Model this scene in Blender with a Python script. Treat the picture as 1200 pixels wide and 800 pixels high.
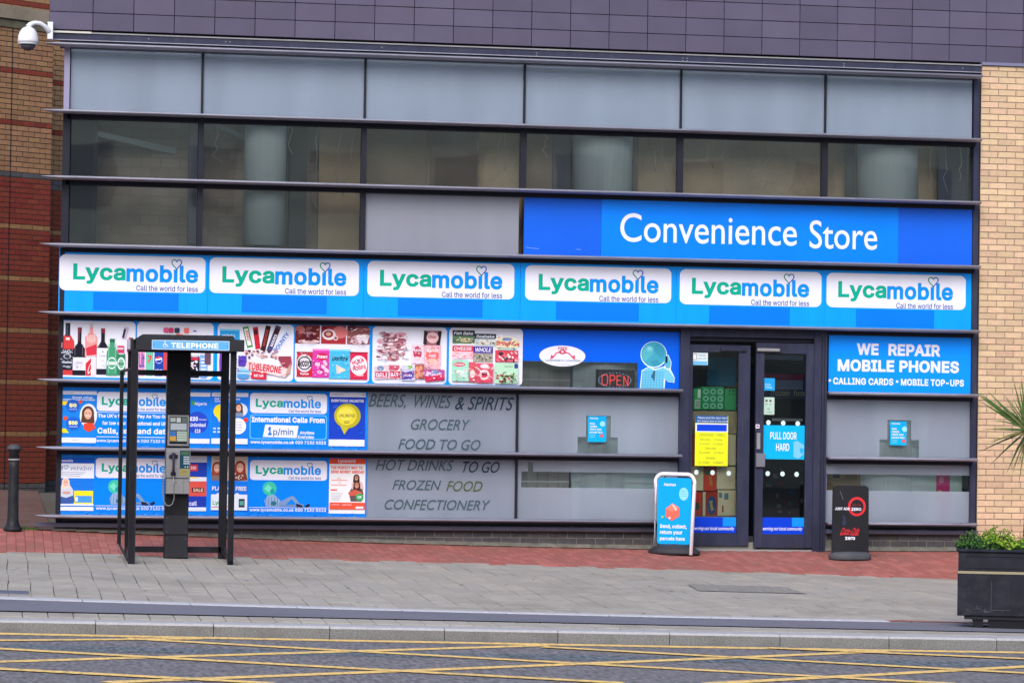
import bpy, bmesh, math, random
import numpy as np
from mathutils import Vector
random.seed(7)
RAD = math.radians
for _o in list(bpy.data.objects): bpy.data.objects.remove(_o)
SC = bpy.context.scene
COL = SC.collection

# ------------------------------------------------------------ camera
FPX, HOR, KX = 3500.0, 93.0, 4.9e-5
PSI = math.atan(KX * FPX); TH = HOR / FPX; ROLL = 0.0147
CAM = np.array([-35 * math.sin(PSI), -35 * math.cos(PSI), 1.40])
FW = np.array([math.sin(PSI) * math.cos(TH), math.cos(PSI) * math.cos(TH), math.sin(TH)])
RT0 = np.array([math.cos(PSI), -math.sin(PSI), 0.0]); UP0 = np.cross(RT0, FW)
RT = RT0 * math.cos(ROLL) + UP0 * math.sin(ROLL); UP = UP0 * math.cos(ROLL) - RT0 * math.sin(ROLL)
cd = bpy.data.cameras.new('camera'); cam = bpy.data.objects.new('camera', cd); COL.objects.link(cam)
cd.sensor_width = 36; cd.lens = FPX / 1200 * 36; cd.clip_start = 0.5; cd.clip_end = 2000
from mathutils import Matrix
cam.matrix_world = Matrix(((RT[0], UP[0], -FW[0], CAM[0]), (RT[1], UP[1], -FW[1], CAM[1]), (RT[2], UP[2], -FW[2], CAM[2]), (0, 0, 0, 1)))
SC.camera = cam

# ------------------------------------------------------------ sky, sun, exposure
W = bpy.data.worlds.new('World'); SC.world = W; W.use_nodes = True
wn = W.node_tree; sky = wn.nodes.new('ShaderNodeTexSky'); sky.sky_type = 'NISHITA'; sky.sun_disc = False
SUN_EL, SUN_AZ = RAD(38), RAD(200)      # azimuth clockwise from +Y: light from the street side
sky.sun_elevation = SUN_EL; sky.sun_rotation = SUN_AZ
sky.air_density = 1.0; sky.dust_density = 2.5; sky.ozone_density = 1.6
bgn = wn.nodes['Background']; bgn.inputs[1].default_value = 0.15
wn.links.new(sky.outputs[0], bgn.inputs[0])
sl = bpy.data.lights.new('sun', 'SUN'); sl.energy = 0.9; sl.angle = RAD(40); sl.color = (1.0, 0.975, 0.95)
so = bpy.data.objects.new('sun', sl); COL.objects.link(so)
sd = Vector((math.sin(SUN_AZ) * math.cos(SUN_EL), math.cos(SUN_AZ) * math.cos(SUN_EL), math.sin(SUN_EL)))
so.rotation_euler = sd.to_track_quat('Z', 'Y').to_euler(); so.location = (0, -20, 30)
SC.view_settings.view_transform = 'Standard'; SC.view_settings.look = 'None'
SC.view_settings.exposure = 0.80; SC.view_settings.gamma = 1.0; SC.view_settings.use_curve_mapping = False
try:
    SC.cycles.use_denoising = True; SC.cycles.max_bounces = 8; SC.cycles.transparent_max_bounces = 16
    SC.cycles.caustics_reflective = False; SC.cycles.caustics_refractive = False
except Exception: pass

# ------------------------------------------------------------ where things stand
def ray(x, y): return FW * FPX + RT * (x - 600) - UP * (y - 400)
def atY(x, y, Y=0.0):
    r = ray(x, y); t = (Y - CAM[1]) / r[1]; return CAM + r * t
def fx(x, y=400, Y=0.0): return float(atY(x, y, Y)[0])
def fz(x, y, Y=0.0): return float(atY(x, y, Y)[2])
GK = [(-11.0, (0.00026, -0.0144, -0.28943)), (-10.3, (-4e-05, -0.01771, -0.27905)), (-8.55, (0.00103, -0.01833, -0.31421)),
      (-2.1, (-0.00091, -0.0233, -0.17858)), (0.0, (0.00229, -0.01505, -0.06616))]
def pv(c, x):
    x = max(-8.5, min(8.5, x)); return (c[0] * x + c[1]) * x + c[2]
def G(x, y):                                   # height of the pavement
    if y <= -11: return pv(GK[0][1], x)
    for (ya, ca), (yb, cb) in zip(GK, GK[1:]):
        if y <= yb:
            t = (y - ya) / (yb - ya); return pv(ca, x) * (1 - t) + pv(cb, x) * t
    return pv(GK[-1][1], x) + min(y, 12) * 0.012
def RZ(x, y): return pv((0.0003, -0.01445, -0.38579), x)      # height of the road
def on_road(x, y):
    r = ray(x, y); p = CAM.copy(); z = -0.39
    for _ in range(12):
        t = (z - CAM[2]) / r[2]; p = CAM + r * t; z = RZ(p[0], p[1])
    return p

# ------------------------------------------------------------ materials
MATS = {}
def srgb(r, g, b):
    f = lambda v: (v / 12.92 if v <= 0.04045 else ((v + 0.055) / 1.055) ** 2.4)
    return (f(r / 255), f(g / 255), f(b / 255))
def nt(m): m.use_nodes = True; return m.node_tree, m.node_tree.nodes['Principled BSDF']
def pmat(name, col, rough=0.6, metal=0.0, var=0.0, scale=8.0, bump=0.0, bscale=60.0, rnd=0.0, dirt=None, dirt_amt=0.0, dirt_scale=1.5, spec=0.22, stretch=(1, 1, 1), hue=0.0):
    if name in MATS: return MATS[name]
    m = bpy.data.materials.new(name); t, b = nt(m); N, L = t.nodes, t.links
    b.inputs['Roughness'].default_value = rough; b.inputs['Metallic'].default_value = metal
    b.inputs['Specular IOR Level'].default_value = spec
    tc = N.new('ShaderNodeTexCoord'); geo = N.new('ShaderNodeNewGeometry')
    mp = N.new('ShaderNodeMapping'); mp.inputs['Scale'].default_value = stretch; L.new(geo.outputs['Position'], mp.inputs[0])
    rgb = N.new('ShaderNodeRGB'); rgb.outputs[0].default_value = (*col, 1); cur = rgb.outputs[0]
    if var > 0:
        n = N.new('ShaderNodeTexNoise'); n.inputs['Scale'].default_value = scale; n.inputs['Detail'].default_value = 6; L.new(mp.outputs[0], n.inputs[0])
        mr = N.new('ShaderNodeMapRange'); mr.inputs[1].default_value = 0.3; mr.inputs[2].default_value = 0.7
        mr.inputs[3].default_value = 1 - var; mr.inputs[4].default_value = 1 + var; L.new(n.outputs[0], mr.inputs[0])
        hs = N.new('ShaderNodeHueSaturation'); L.new(cur, hs.inputs['Color']); L.new(mr.outputs[0], hs.inputs['Value']); cur = hs.outputs[0]
    if rnd > 0 or hue > 0:
        oi = N.new('ShaderNodeObjectInfo'); mr = N.new('ShaderNodeMapRange'); mr.inputs[3].default_value = 1 - rnd; mr.inputs[4].default_value = 1 + rnd
        L.new(oi.outputs['Random'], mr.inputs[0]); hs = N.new('ShaderNodeHueSaturation'); L.new(cur, hs.inputs['Color']); L.new(mr.outputs[0], hs.inputs['Value'])
        if hue > 0:
            ml = N.new('ShaderNodeMath'); ml.operation = 'MULTIPLY'; ml.inputs[1].default_value = 7.31; L.new(oi.outputs['Random'], ml.inputs[0])
            fr = N.new('ShaderNodeMath'); fr.operation = 'FRACT'; L.new(ml.outputs[0], fr.inputs[0])
            m2 = N.new('ShaderNodeMapRange'); m2.inputs[3].default_value = 0.5 - hue; m2.inputs[4].default_value = 0.5 + hue; L.new(fr.outputs[0], m2.inputs[0]); L.new(m2.outputs[0], hs.inputs['Hue'])
        cur = hs.outputs[0]
    if dirt is not None:
        n = N.new('ShaderNodeTexNoise'); n.inputs['Scale'].default_value = dirt_scale; n.inputs['Detail'].default_value = 8; n.inputs['Roughness'].default_value = 0.7; L.new(mp.outputs[0], n.inputs[0])
        cr = N.new('ShaderNodeMapRange'); cr.inputs[1].default_value = 0.48; cr.inputs[2].default_value = 0.72; cr.inputs[4].default_value = dirt_amt; L.new(n.outputs[0], cr.inputs[0])
        mx = N.new('ShaderNodeMix'); mx.data_type = 'RGBA'; L.new(cr.outputs[0], mx.inputs[0]); L.new(cur, mx.inputs[6]); mx.inputs[7].default_value = (*dirt, 1); cur = mx.outputs[2]
    L.new(cur, b.inputs['Base Color'])
    if bump > 0:
        n = N.new('ShaderNodeTexNoise'); n.inputs['Scale'].default_value = bscale; n.inputs['Detail'].default_value = 4; L.new(geo.outputs['Position'], n.inputs[0])
        bp = N.new('ShaderNodeBump'); bp.inputs['Strength'].default_value = bump; bp.inputs['Distance'].default_value = 0.01; L.new(n.outputs[0], bp.inputs['Height']); L.new(bp.outputs[0], b.inputs['Normal'])
    MATS[name] = m; return m
def ink(r, g, b, rough=0.45):                  # flat print colour, given as the photo's sRGB of the print in neutral light
    n = 'print_%d_%d_%d' % (r, g, b)
    return pmat(n, srgb(r, g, b), rough=rough, var=0.03, scale=3.0, spec=0.12)
def glow(name, col, s):
    if name in MATS: return MATS[name]
    m = bpy.data.materials.new(name); t, b = nt(m)
    b.inputs['Base Color'].default_value = (*col, 1); b.inputs['Emission Color'].default_value = (*col, 1); b.inputs['Emission Strength'].default_value = s
    MATS[name] = m; return m
def clear_glass(name, tint=(0.8, 0.85, 0.85), refl=1.0, ior=1.6):
    if name in MATS: return MATS[name]
    m = bpy.data.materials.new(name); m.use_nodes = True; t = m.node_tree; N, L = t.nodes, t.links
    for n in list(N): N.remove(n)
    out = N.new('ShaderNodeOutputMaterial'); tr = N.new('ShaderNodeBsdfTransparent'); tr.inputs[0].default_value = (*tint, 1)
    gl = N.new('ShaderNodeBsdfGlossy'); gl.inputs['Roughness'].default_value = 0.015
    gl.inputs[0].default_value = (refl, refl, refl, 1)
    fr = N.new('ShaderNodeFresnel'); fr.inputs[0].default_value = ior
    geo = N.new('ShaderNodeNewGeometry'); ns = N.new('ShaderNodeTexNoise'); ns.inputs['Scale'].default_value = 1.2; ns.inputs['Detail'].default_value = 1
    L.new(geo.outputs['Position'], ns.inputs[0]); bp = N.new('ShaderNodeBump'); bp.inputs['Strength'].default_value = 0.08; bp.inputs['Distance'].default_value = 0.02
    L.new(ns.outputs[0], bp.inputs['Height']); L.new(bp.outputs[0], gl.inputs['Normal'])
    mx = N.new('ShaderNodeMixShader'); L.new(fr.outputs[0], mx.inputs[0]); L.new(tr.outputs[0], mx.inputs[1]); L.new(gl.outputs[0], mx.inputs[2])
    L.new(mx.outputs[0], out.inputs[0]); MATS[name] = m; return m
def frost(name, col, thru=0.3, rough=0.35):
    """frosted film on glass: milky surface that still lets blurred light through"""
    if name in MATS: return MATS[name]
    m = bpy.data.materials.new(name); t, b = nt(m); N, L = t.nodes, t.links
    b.inputs['Roughness'].default_value = rough; b.inputs['Specular IOR Level'].default_value = 0.4
    geo = N.new('ShaderNodeNewGeometry'); mp = N.new('ShaderNodeMapping'); mp.inputs['Scale'].default_value = (2.2, 1, 0.45); L.new(geo.outputs['Position'], mp.inputs[0])
    n = N.new('ShaderNodeTexNoise'); n.inputs['Scale'].default_value = 1.0; n.inputs['Detail'].default_value = 6; L.new(mp.outputs[0], n.inputs[0])
    mr = N.new('ShaderNodeMapRange'); mr.inputs[1].default_value = 0.3; mr.inputs[2].default_value = 0.7; mr.inputs[3].default_value = 0.87; mr.inputs[4].default_value = 1.1; L.new(n.outputs[0], mr.inputs[0])
    hs = N.new('ShaderNodeHueSaturation'); hs.inputs['Color'].default_value = (*col, 1); L.new(mr.outputs[0], hs.inputs['Value']); L.new(hs.outputs[0], b.inputs['Base Color'])
    tr = N.new('ShaderNodeBsdfRefraction'); tr.inputs['Roughness'].default_value = 0.22; tr.inputs['IOR'].default_value = 1.12; tr.inputs[0].default_value = (0.85, 0.95, 0.97, 1)
    tl = N.new('ShaderNodeBsdfTranslucent'); tl.inputs[0].default_value = (0.9, 0.95, 1, 1); m0 = N.new('ShaderNodeMixShader'); m0.inputs[0].default_value = 0.45; L.new(tr.outputs[0], m0.inputs[1]); L.new(tl.outputs[0], m0.inputs[2])
    mx = N.new('ShaderNodeMixShader'); mx.inputs[0].default_value = thru; L.new(b.outputs[0], mx.inputs[1]); L.new(m0.outputs[0], mx.inputs[2])
    L.new(mx.outputs[0], N['Material Output'].inputs[0]); MATS[name] = m; return m

# ------------------------------------------------------------ mesh builder
BASE = {}                                       # object -> world position of its local origin
class MB:
    def __init__(s): s.v = []; s.f = []; s.m = []; s.mats = []; s.sm = []
    def mi(s, m):
        if m not in s.mats: s.mats.append(m)
        return s.mats.index(m)
    def add(s, vs, fs, m, smooth=False):
        o = len(s.v); k = s.mi(m); s.v += [tuple(map(float, v)) for v in vs]
        for f in fs: s.f.append(tuple(i + o for i in f)); s.m.append(k); s.sm.append(smooth)
    def box(s, x0, x1, y0, y1, z0, z1, m, ch=0.0):
        if x1 < x0: x0, x1 = x1, x0
        if y1 < y0: y0, y1 = y1, y0
        if z1 < z0: z0, z1 = z1, z0
        if ch > 0:                              # front (-Y) edge chamfered
            c = ch
            vs = [(x0, y1, z0), (x1, y1, z0), (x1, y1, z1), (x0, y1, z1), (x0, y0 + c, z0), (x1, y0 + c, z0), (x1, y0 + c, z1), (x0, y0 + c, z1),
                  (x0 + c, y0, z0 + c), (x1 - c, y0, z0 + c), (x1 - c, y0, z1 - c), (x0 + c, y0, z1 - c)]
            fs = [(0, 3, 2, 1), (0, 1, 5, 4), (1, 2, 6, 5), (2, 3, 7, 6), (3, 0, 4, 7), (4, 5, 9, 8), (5, 6, 10, 9), (6, 7, 11, 10), (7, 4, 8, 11), (8, 9, 10, 11)]
            s.add(vs, fs, m); return s
        vs = [(x0, y0, z0), (x1, y0, z0), (x1, y1, z0), (x0, y1, z0), (x0, y0, z1), (x1, y0, z1), (x1, y1, z1), (x0, y1, z1)]
        s.add(vs, [(0, 3, 2, 1), (4, 5, 6, 7), (0, 1, 5, 4), (1, 2, 6, 5), (2, 3, 7, 6), (3, 0, 4, 7)], m); return s
    def hexa(s, p8, m):                         # 8 corners, bottom ring then top ring
        s.add(p8, [(0, 3, 2, 1), (4, 5, 6, 7), (0, 1, 5, 4), (1, 2, 6, 5), (2, 3, 7, 6), (3, 0, 4, 7)], m); return s
    def prism(s, poly, y0, y1, m, axis='Y', smooth=False):
        n = len(poly)
        if axis == 'Y': a = [(p[0], y0, p[1]) for p in poly]; b = [(p[0], y1, p[1]) for p in poly]
        elif axis == 'Z': a = [(p[0], p[1], y0) for p in poly]; b = [(p[0], p[1], y1) for p in poly]
        else: a = [(y0, p[0], p[1]) for p in poly]; b = [(y1, p[0], p[1]) for p in poly]
        s.add(a + b, [tuple(range(n)), tuple(range(2 * n - 1, n - 1, -1))] + [(i, (i + n), (i + 1) % n + n, (i + 1) % n) for i in range(n)], m, smooth); return s
    def lathe(s, prof, c, m, n=24, smooth=True, sx=1, sy=1):
        vs = []; fs = []
        for r, z in prof:
            for i in range(n):
                a = 2 * math.pi * i / n; vs.append((c[0] + r * sx * math.cos(a), c[1] + r * sy * math.sin(a), c[2] + z))
        for k in range(len(prof) - 1):
            for i in range(n): j = (i + 1) % n; fs.append((k * n + i, k * n + j, (k + 1) * n + j, (k + 1) * n + i))
        fs.append(tuple(range(n - 1, -1, -1))); fs.append(tuple(range((len(prof) - 1) * n, len(prof) * n)))
        s.add(vs, fs, m, smooth); return s
    def tube(s, pts, r, m, n=10, smooth=True, flat=None):
        pts = [Vector(p) for p in pts]; vs = []; fs = []; rr = r if isinstance(r, (list, tuple)) else [r] * len(pts)
        ref = Vector((0, 0, 1))
        d0 = (pts[-1] - pts[0]).normalized() if (pts[-1] - pts[0]).length > 1e-6 else Vector((1, 0, 0))
        if abs(d0.dot(ref)) > 0.9: ref = Vector((0, 1, 0))
        for i, p in enumerate(pts):
            t = (pts[min(i + 1, len(pts) - 1)] - pts[max(i - 1, 0)]).normalized()
            u = t.cross(ref)
            if u.length < 1e-4: u = t.cross(Vector((1, 0, 0)))
            u.normalize(); w = t.cross(u)
            for k in range(n):
                a = 2 * math.pi * k / n; vs.append(p + u * math.cos(a) * rr[i] + w * math.sin(a) * rr[i])
        for i in range(len(pts) - 1):
            for k in range(n): j = (k + 1) % n; fs.append((i * n + k, i * n + j, (i + 1) * n + j, (i + 1) * n + k))
        fs.append(tuple(range(n - 1, -1, -1))); fs.append(tuple(range((len(pts) - 1) * n, len(pts) * n)))
        s.add(vs, fs, m, smooth); return s
    def mesh(s, name, off=(0, 0, 0)):
        me = bpy.data.meshes.new(name); me.from_pydata([(v[0] - off[0], v[1] - off[1], v[2] - off[2]) for v in s.v], [], s.f)
        for m in s.mats: me.materials.append(m)
        me.polygons.foreach_set('material_index', s.m); me.polygons.foreach_set('use_smooth', s.sm); me.update()
        return me
    def build(s, name, parent=None, local=False, at=None):
        """one mesh object; world coordinates unless local=True"""
        off = (0, 0, 0) if local else (BASE[parent] if parent is not None else (at or (0, 0, 0)))
        o = bpy.data.objects.new(name, s.mesh(name, off)); COL.objects.link(o)
        if parent is not None: o.parent = parent; BASE[o] = BASE[parent]
        else: o.location = off; BASE[o] = tuple(off)
        return o
def tag(o, label=None, cat=None, group=None, kind=None):
    if label: o['label'] = label
    if cat: o['category'] = cat
    if group: o['group'] = group
    if kind: o['kind'] = kind
    return o
def thing(name, loc, label, cat, group=None, rz=0.0):
    o = bpy.data.objects.new(name, None); COL.objects.link(o); o.location = loc; o.rotation_euler = (0, 0, rz)
    o.empty_display_size = 0.2; BASE[o] = tuple(loc); return tag(o, label, cat, group)
def inst(name, me, parent, loc, rot=(0, 0, 0), sc=(1, 1, 1)):
    o = bpy.data.objects.new(name, me); COL.objects.link(o); o.parent = parent
    b = BASE[parent] if parent is not None else (0, 0, 0)
    o.location = (loc[0] - b[0], loc[1] - b[1], loc[2] - b[2]); o.rotation_euler = rot; o.scale = sc
    return o

# ------------------------------------------------------------ flat print: shapes and lettering laid on a sheet
TXT = {}
try: FONT = bpy.data.fonts.load(bpy.utils.system_resource('DATAFILES', path='fonts') + '/Inter.woff2')      # the sans that ships with Blender
except Exception: FONT = None
def text_geo(s, bold):
    """outline loops of the words, thickened, then merged into one clean filled shape"""
    k = (s, bold)
    if k in TXT: return TXT[k]
    from mathutils.geometry import delaunay_2d_cdt
    cu = bpy.data.curves.new('t', 'FONT'); cu.body = s; cu.size = 1; cu.resolution_u = 5; cu.fill_mode = 'NONE'; cu.dimensions = '2D' if False else '3D'
    if FONT and bold != 'soft': cu.font = FONT
    bw = 0.004 if bold == 'soft' else bold
    cu.space_character = 1.0 + (0.05 if bw > .02 else 0)
    ob = bpy.data.objects.new('t', cu); COL.objects.link(ob); me = bpy.data.meshes.new_from_object(ob)
    P = [(v.co.x, v.co.y) for v in me.vertices]; nb = {}
    for e in me.edges: i, j = e.vertices; nb.setdefault(i, []).append(j); nb.setdefault(j, []).append(i)
    bpy.data.objects.remove(ob); bpy.data.curves.remove(cu); bpy.data.meshes.remove(me)
    seen_ = set(); loops = []
    for i0 in range(len(P)):
        if i0 in seen_ or i0 not in nb: continue
        lp = [i0]; seen_.add(i0); cur = i0
        nx_ = (i0 + 1) if (i0 + 1) in nb[i0] else nb[i0][0]
        while nx_ is not None and nx_ not in seen_:
            lp.append(nx_); seen_.add(nx_); prev, cur = cur, nx_; o_ = [j for j in nb[cur] if j not in seen_]; nx_ = o_[0] if o_ else None
        q = []
        for i in lp:
            if not q or math.hypot(P[i][0] - q[-1][0], P[i][1] - q[-1][1]) > 1e-4: q.append(P[i])
        if len(q) > 2: loops.append(q)
    if not loops: TXT[k] = ([], []); return TXT[k]
    area = lambda L: sum(L[i - 1][0] * L[i][1] - L[i][0] * L[i - 1][1] for i in range(len(L))) / 2
    big = max(loops, key=lambda L: abs(area(L))); so_ = 1 if area(big) > 0 else -1
    V = []; F = []; seg = []
    for L in loops:
        n = len(L); A_ = area(L); out = []
        for i in range(n):
            a0, a1, a2 = L[i - 1], L[i], L[(i + 1) % n]
            d1 = (a1[0] - a0[0], a1[1] - a0[1]); d2 = (a2[0] - a1[0], a2[1] - a1[1]); l1 = math.hypot(*d1) or 1; l2 = math.hypot(*d2) or 1
            n1 = (d1[1] / l1, -d1[0] / l1); n2 = (d2[1] / l2, -d2[0] / l2); m = (n1[0] + n2[0], n1[1] + n2[1]); q = m[0] * m[0] + m[1] * m[1]
            f = 2 / max(q, .9); out.append((a1[0] + m[0] * f * bw * so_, a1[1] + m[1] * f * bw * so_))
        seg.append((np.array(out), np.array(out[1:] + out[:1]))); 
        if A_ < 0: out = out[::-1]
        b0 = len(V); V += out; F.append(list(range(b0, b0 + n)))
    E_ = []; b0 = 0
    for f in F: E_ += [(f[i], f[(i + 1) % len(f)]) for i in range(len(f))]
    ov, oe, of, _, _, _ = delaunay_2d_cdt([Vector(v) for v in V], E_, [], 0, 1e-5, True)
    Q0 = np.concatenate([a for a, b in seg]); Q1 = np.concatenate([b for a, b in seg]); keep = []
    cen = np.array([[sum(ov[i].x for i in f) / len(f), sum(ov[i].y for i in f) / len(f)] for f in of])
    for f, c in zip(of, cen):                       # winding number of the triangle's centre
        up_ = (Q0[:, 1] <= c[1]) & (Q1[:, 1] > c[1]); dn_ = (Q0[:, 1] > c[1]) & (Q1[:, 1] <= c[1])
        cr = (Q1[:, 0] - Q0[:, 0]) * (c[1] - Q0[:, 1]) - (c[0] - Q0[:, 0]) * (Q1[:, 1] - Q0[:, 1])
        if (np.sum(up_ & (cr > 0)) - np.sum(dn_ & (cr < 0))) * so_ > 0: keep.append(tuple(f))
    used = sorted({i for f in keep for i in f}); mp_ = {i: j for j, i in enumerate(used)}
    TXT[k] = ([(ov[i].x, ov[i].y, 1.0) for i in used], [tuple(mp_[i] for i in f) for f in keep]); return TXT[k]
class Art:
    """origin pixel (ox,oy) on plane Y; photo pixels map linearly to metres there.  With metric=True u,v are metres right and up."""
    def __init__(s, ox=0, oy=0, Y=0.0, metric=False, step=0.0007):
        s.metric = metric; s.Y = Y; s.step = step; s.parts = {}; s.ox = ox; s.oy = oy; s.lay = 0; s.nt = 0
        if not metric:
            p = atY(ox, oy, Y); s.X0, s.Z0 = float(p[0]), float(p[2])
            s.sx = float(atY(ox + 10, oy, Y)[0] - p[0]) / 10; s.sz = float(p[2] - atY(ox, oy + 10, Y)[2]) / 10
    def m(s, u, v):
        if s.metric: return (u, v)
        return (s.X0 + (u - s.ox) * s.sx, s.Z0 - (v - s.oy) * s.sz)
    def put(s, pts2, faces, col, part='artwork', lay=None, zl=None):
        l = s.lay if lay is None else lay
        mb = s.parts.setdefault(part, MB()); m = col if not isinstance(col, tuple) else ink(*col)
        y = s.Y - s.step * (l + 1)
        mb.add([(p[0], y - (0.00025 * zl[i] if zl else 0), p[1]) for i, p in enumerate(pts2)], faces, m)
        if lay is None: s.lay += 1
    def poly(s, pts, col, part='artwork', lay=None):
        q = [s.m(*p) for p in pts]; s.put(q, [tuple(range(len(q)))], col, part, lay)
    def rect(s, x0, y0, x1, y1, col, part='artwork', lay=None): s.poly([(x0, y0), (x1, y0), (x1, y1), (x0, y1)], col, part, lay)
    def rrect(s, x0, y0, x1, y1, r, col, part='artwork', lay=None, corners=(1, 1, 1, 1)):
        pts = []
        sy = 1 if y1 > y0 else -1
        for k, (cx, cy, a0) in enumerate(((x0, y0, 180), (x1, y0, 270), (x1, y1, 0), (x0, y1, 90))):
            if not corners[k]: pts.append((cx, cy)); continue
            qx = cx + (r if k in (0, 3) else -r); qy = cy + sy * (r if k in (0, 1) else -r)
            for j in range(6):
                a = RAD(a0 + j * 18); pts.append((qx + r * math.cos(a), qy + sy * r * math.sin(a)))
        s.poly(pts, col, part, lay)
    def ell(s, cx, cy, rx, ry, col, part='artwork', lay=None, n=24, rot=0):
        c, d = math.cos(rot), math.sin(rot)
        s.poly([(cx + rx * math.cos(a) * c - ry * math.sin(a) * d, cy + rx * math.cos(a) * d + ry * math.sin(a) * c) for a in [2 * math.pi * i / n for i in range(n)]], col, part, lay)
    def line(s, pts, w, col, part='artwork', lay=None):
        l = s.lay if lay is None else lay
        for a, b in zip(pts, pts[1:]):
            dx, dy = b[0] - a[0], b[1] - a[1]; n = math.hypot(dx, dy) or 1; ux, uy = -dy / n * w / 2, dx / n * w / 2
            s.poly([(a[0] + ux, a[1] + uy), (b[0] + ux, b[1] + uy), (b[0] - ux, b[1] - uy), (a[0] - ux, a[1] - uy)], col, part, l)
        if lay is None: s.lay += 1
    def ring(s, cx, cy, r0, r1, col, part='artwork', n=32, a0=0, a1=360, sy=1.0):
        P = []; F = []
        for i in range(n + 1):
            a = RAD(a0 + (a1 - a0) * i / n)
            P += [(cx + r0 * math.cos(a), cy + sy * r0 * math.sin(a)), (cx + r1 * math.cos(a), cy + sy * r1 * math.sin(a))]
        for i in range(n): F.append((2 * i, 2 * i + 1, 2 * i + 3, 2 * i + 2))
        s.put([s.m(*p) for p in P], F, col, part)
    def text(s, t, x0, y0, x1, y1, col, part='lettering', bold=0.0, shear=0.0, lay=None, rot=0.0, full=False):
        """fit the ink box of t into x0..x1, y0(top)..y1(bottom)"""
        soft = bold == 'soft'; vs, fs = text_geo(t, bold)
        if not vs: return
        bw = 0.0
        ax = min(v[0] for v in vs) - bw; bx = max(v[0] for v in vs) + bw; ay = min(v[1] for v in vs) - bw; by = max(v[1] for v in vs) + bw
        part = (part, s.nt); s.nt += 1; zl = [v[2] for v in vs]; vs = [v[:2] for v in vs]
        out = []; cx, cy = (x0 + x1) / 2, (y0 + y1) / 2; h = (y1 - y0)
        for x, y in vs:
            u = (x - ax) / (bx - ax); w = (y - ay) / (by - ay)
            px = x0 + u * (x1 - x0 - abs(shear * h)) + (w * shear * abs(h) if shear > 0 else 0); py = y1 - w * h
            if rot:
                dx, dy = px - cx, py - cy; px = cx + dx * math.cos(rot) - dy * math.sin(rot); py = cy + dx * math.sin(rot) + dy * math.cos(rot)
            out.append(s.m(px, py))
        s.put(out, fs, col, part, lay, zl)
    def heart(s, cx, cy, w, h, t, colL, colR):
        pts = []
        for i in range(29):
            a = 2 * math.pi * i / 28
            pts.append((cx + w / 2 * math.sin(a) ** 3, cy - h * (13 * math.cos(a) - 5 * math.cos(2 * a) - 2 * math.cos(3 * a) - math.cos(4 * a)) / 29 - 0.1 * h))
        s.line(pts[14:29], t, colL, 'logo', 4); s.line(pts[0:15], t, colR, 'logo', 5)
    def build(s, parent, local=False):
        for k, mb in s.parts.items(): mb.build(k[0] if isinstance(k, tuple) else k, parent, local=local)

# ------------------------------------------------------------ palette
M_FRAME = pmat('grey_violet_metal', (0.027, 0.030, 0.062), 0.42, var=0.15, scale=4, stretch=(2, 2, .6), dirt=(0.075, 0.073, 0.085), dirt_amt=0.35, dirt_scale=6)
M_DARK = pmat('dark_metal', (0.012, 0.013, 0.024), 0.5, var=0.1)
M_LOUV = pmat('louvre_metal', (0.30, 0.30, 0.37), 0.4, 0.1, var=0.08, dirt=(0.10, 0.095, 0.11), dirt_amt=0.5, dirt_scale=3, stretch=(0.5, 3, 3))
M_TRIM = pmat('pale_trim', (0.26, 0.26, 0.27), 0.5, dirt=(0.15, 0.14, 0.13), dirt_amt=0.6, dirt_scale=5)
M_TILE = pmat('violet_cladding', (0.086, 0.075, 0.122), 0.45, var=0.07, scale=3, rnd=0.10, hue=0.006)
M_JOINT = pmat('dark_joint', (0.012, 0.011, 0.016), 0.8)
M_GREYP = pmat('grey_spandrel', (0.235, 0.242, 0.295), 0.4, var=0.07, scale=1.0, stretch=(2.5, 1, .5))
F_TOP = frost('frosted_film_upper', (0.47, 0.56, 0.71), 0.6)
F_LOW = frost('frosted_film_lower', (0.39, 0.435, 0.54), 0.45)
GLASS = clear_glass('window_glass', (1.0, 1.0, 1.0), 1.0, 2.0)
GLASSD = clear_glass('door_glass', (0.95, 0.97, 0.97), 0.6)
GLASSK = clear_glass('kiosk_glass', (0.96, 0.98, 0.98), 0.5, 1.001)
M_MORT = pmat('mortar', (0.25, 0.20, 0.155), 0.95, var=0.15, scale=20)
M_YB = pmat('buff_brick', (0.58, 0.41, 0.265), 0.85, var=0.07, scale=25, rnd=0.12, hue=0.01, bump=0.15, bscale=90)
M_YBO = pmat('shaded_orange_buff_brick', (0.275, 0.15, 0.08), 0.9, var=0.12, scale=18, rnd=0.13, hue=0.007)  # dirty buff brick, darkened in colour for the shade on the turned wall
M_RB = pmat('red_brick', (0.175, 0.032, 0.022), 0.9, var=0.12, scale=18, rnd=0.12, hue=0.008)
M_BAND = pmat('buff_band_brick', (0.25, 0.13, 0.06), 0.9, var=0.12, scale=18, rnd=0.15)
M_RBAND = pmat('red_band_brick', (0.17, 0.032, 0.02), 0.9, var=0.1, scale=18, rnd=0.12)
M_SLATE = pmat('blue_grey_brick', (0.075, 0.075, 0.085), 0.85, var=0.15, scale=14, rnd=0.15, dirt=(0.13, 0.12, 0.1), dirt_amt=0.5, dirt_scale=4)
M_SMORT = pmat('grey_mortar', (0.19, 0.18, 0.16), 0.95, var=0.2, scale=12, dirt=(0.06, 0.07, 0.035), dirt_amt=0.6, dirt_scale=5)
M_DMORT = pmat('dark_mortar', (0.045, 0.035, 0.028), 0.95, var=0.15, scale=12)
M_STONE = pmat('weathered_coping', (0.26, 0.21, 0.16), 0.9, var=0.15, scale=6, dirt=(0.07, 0.07, 0.05), dirt_amt=0.6, dirt_scale=3)
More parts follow.
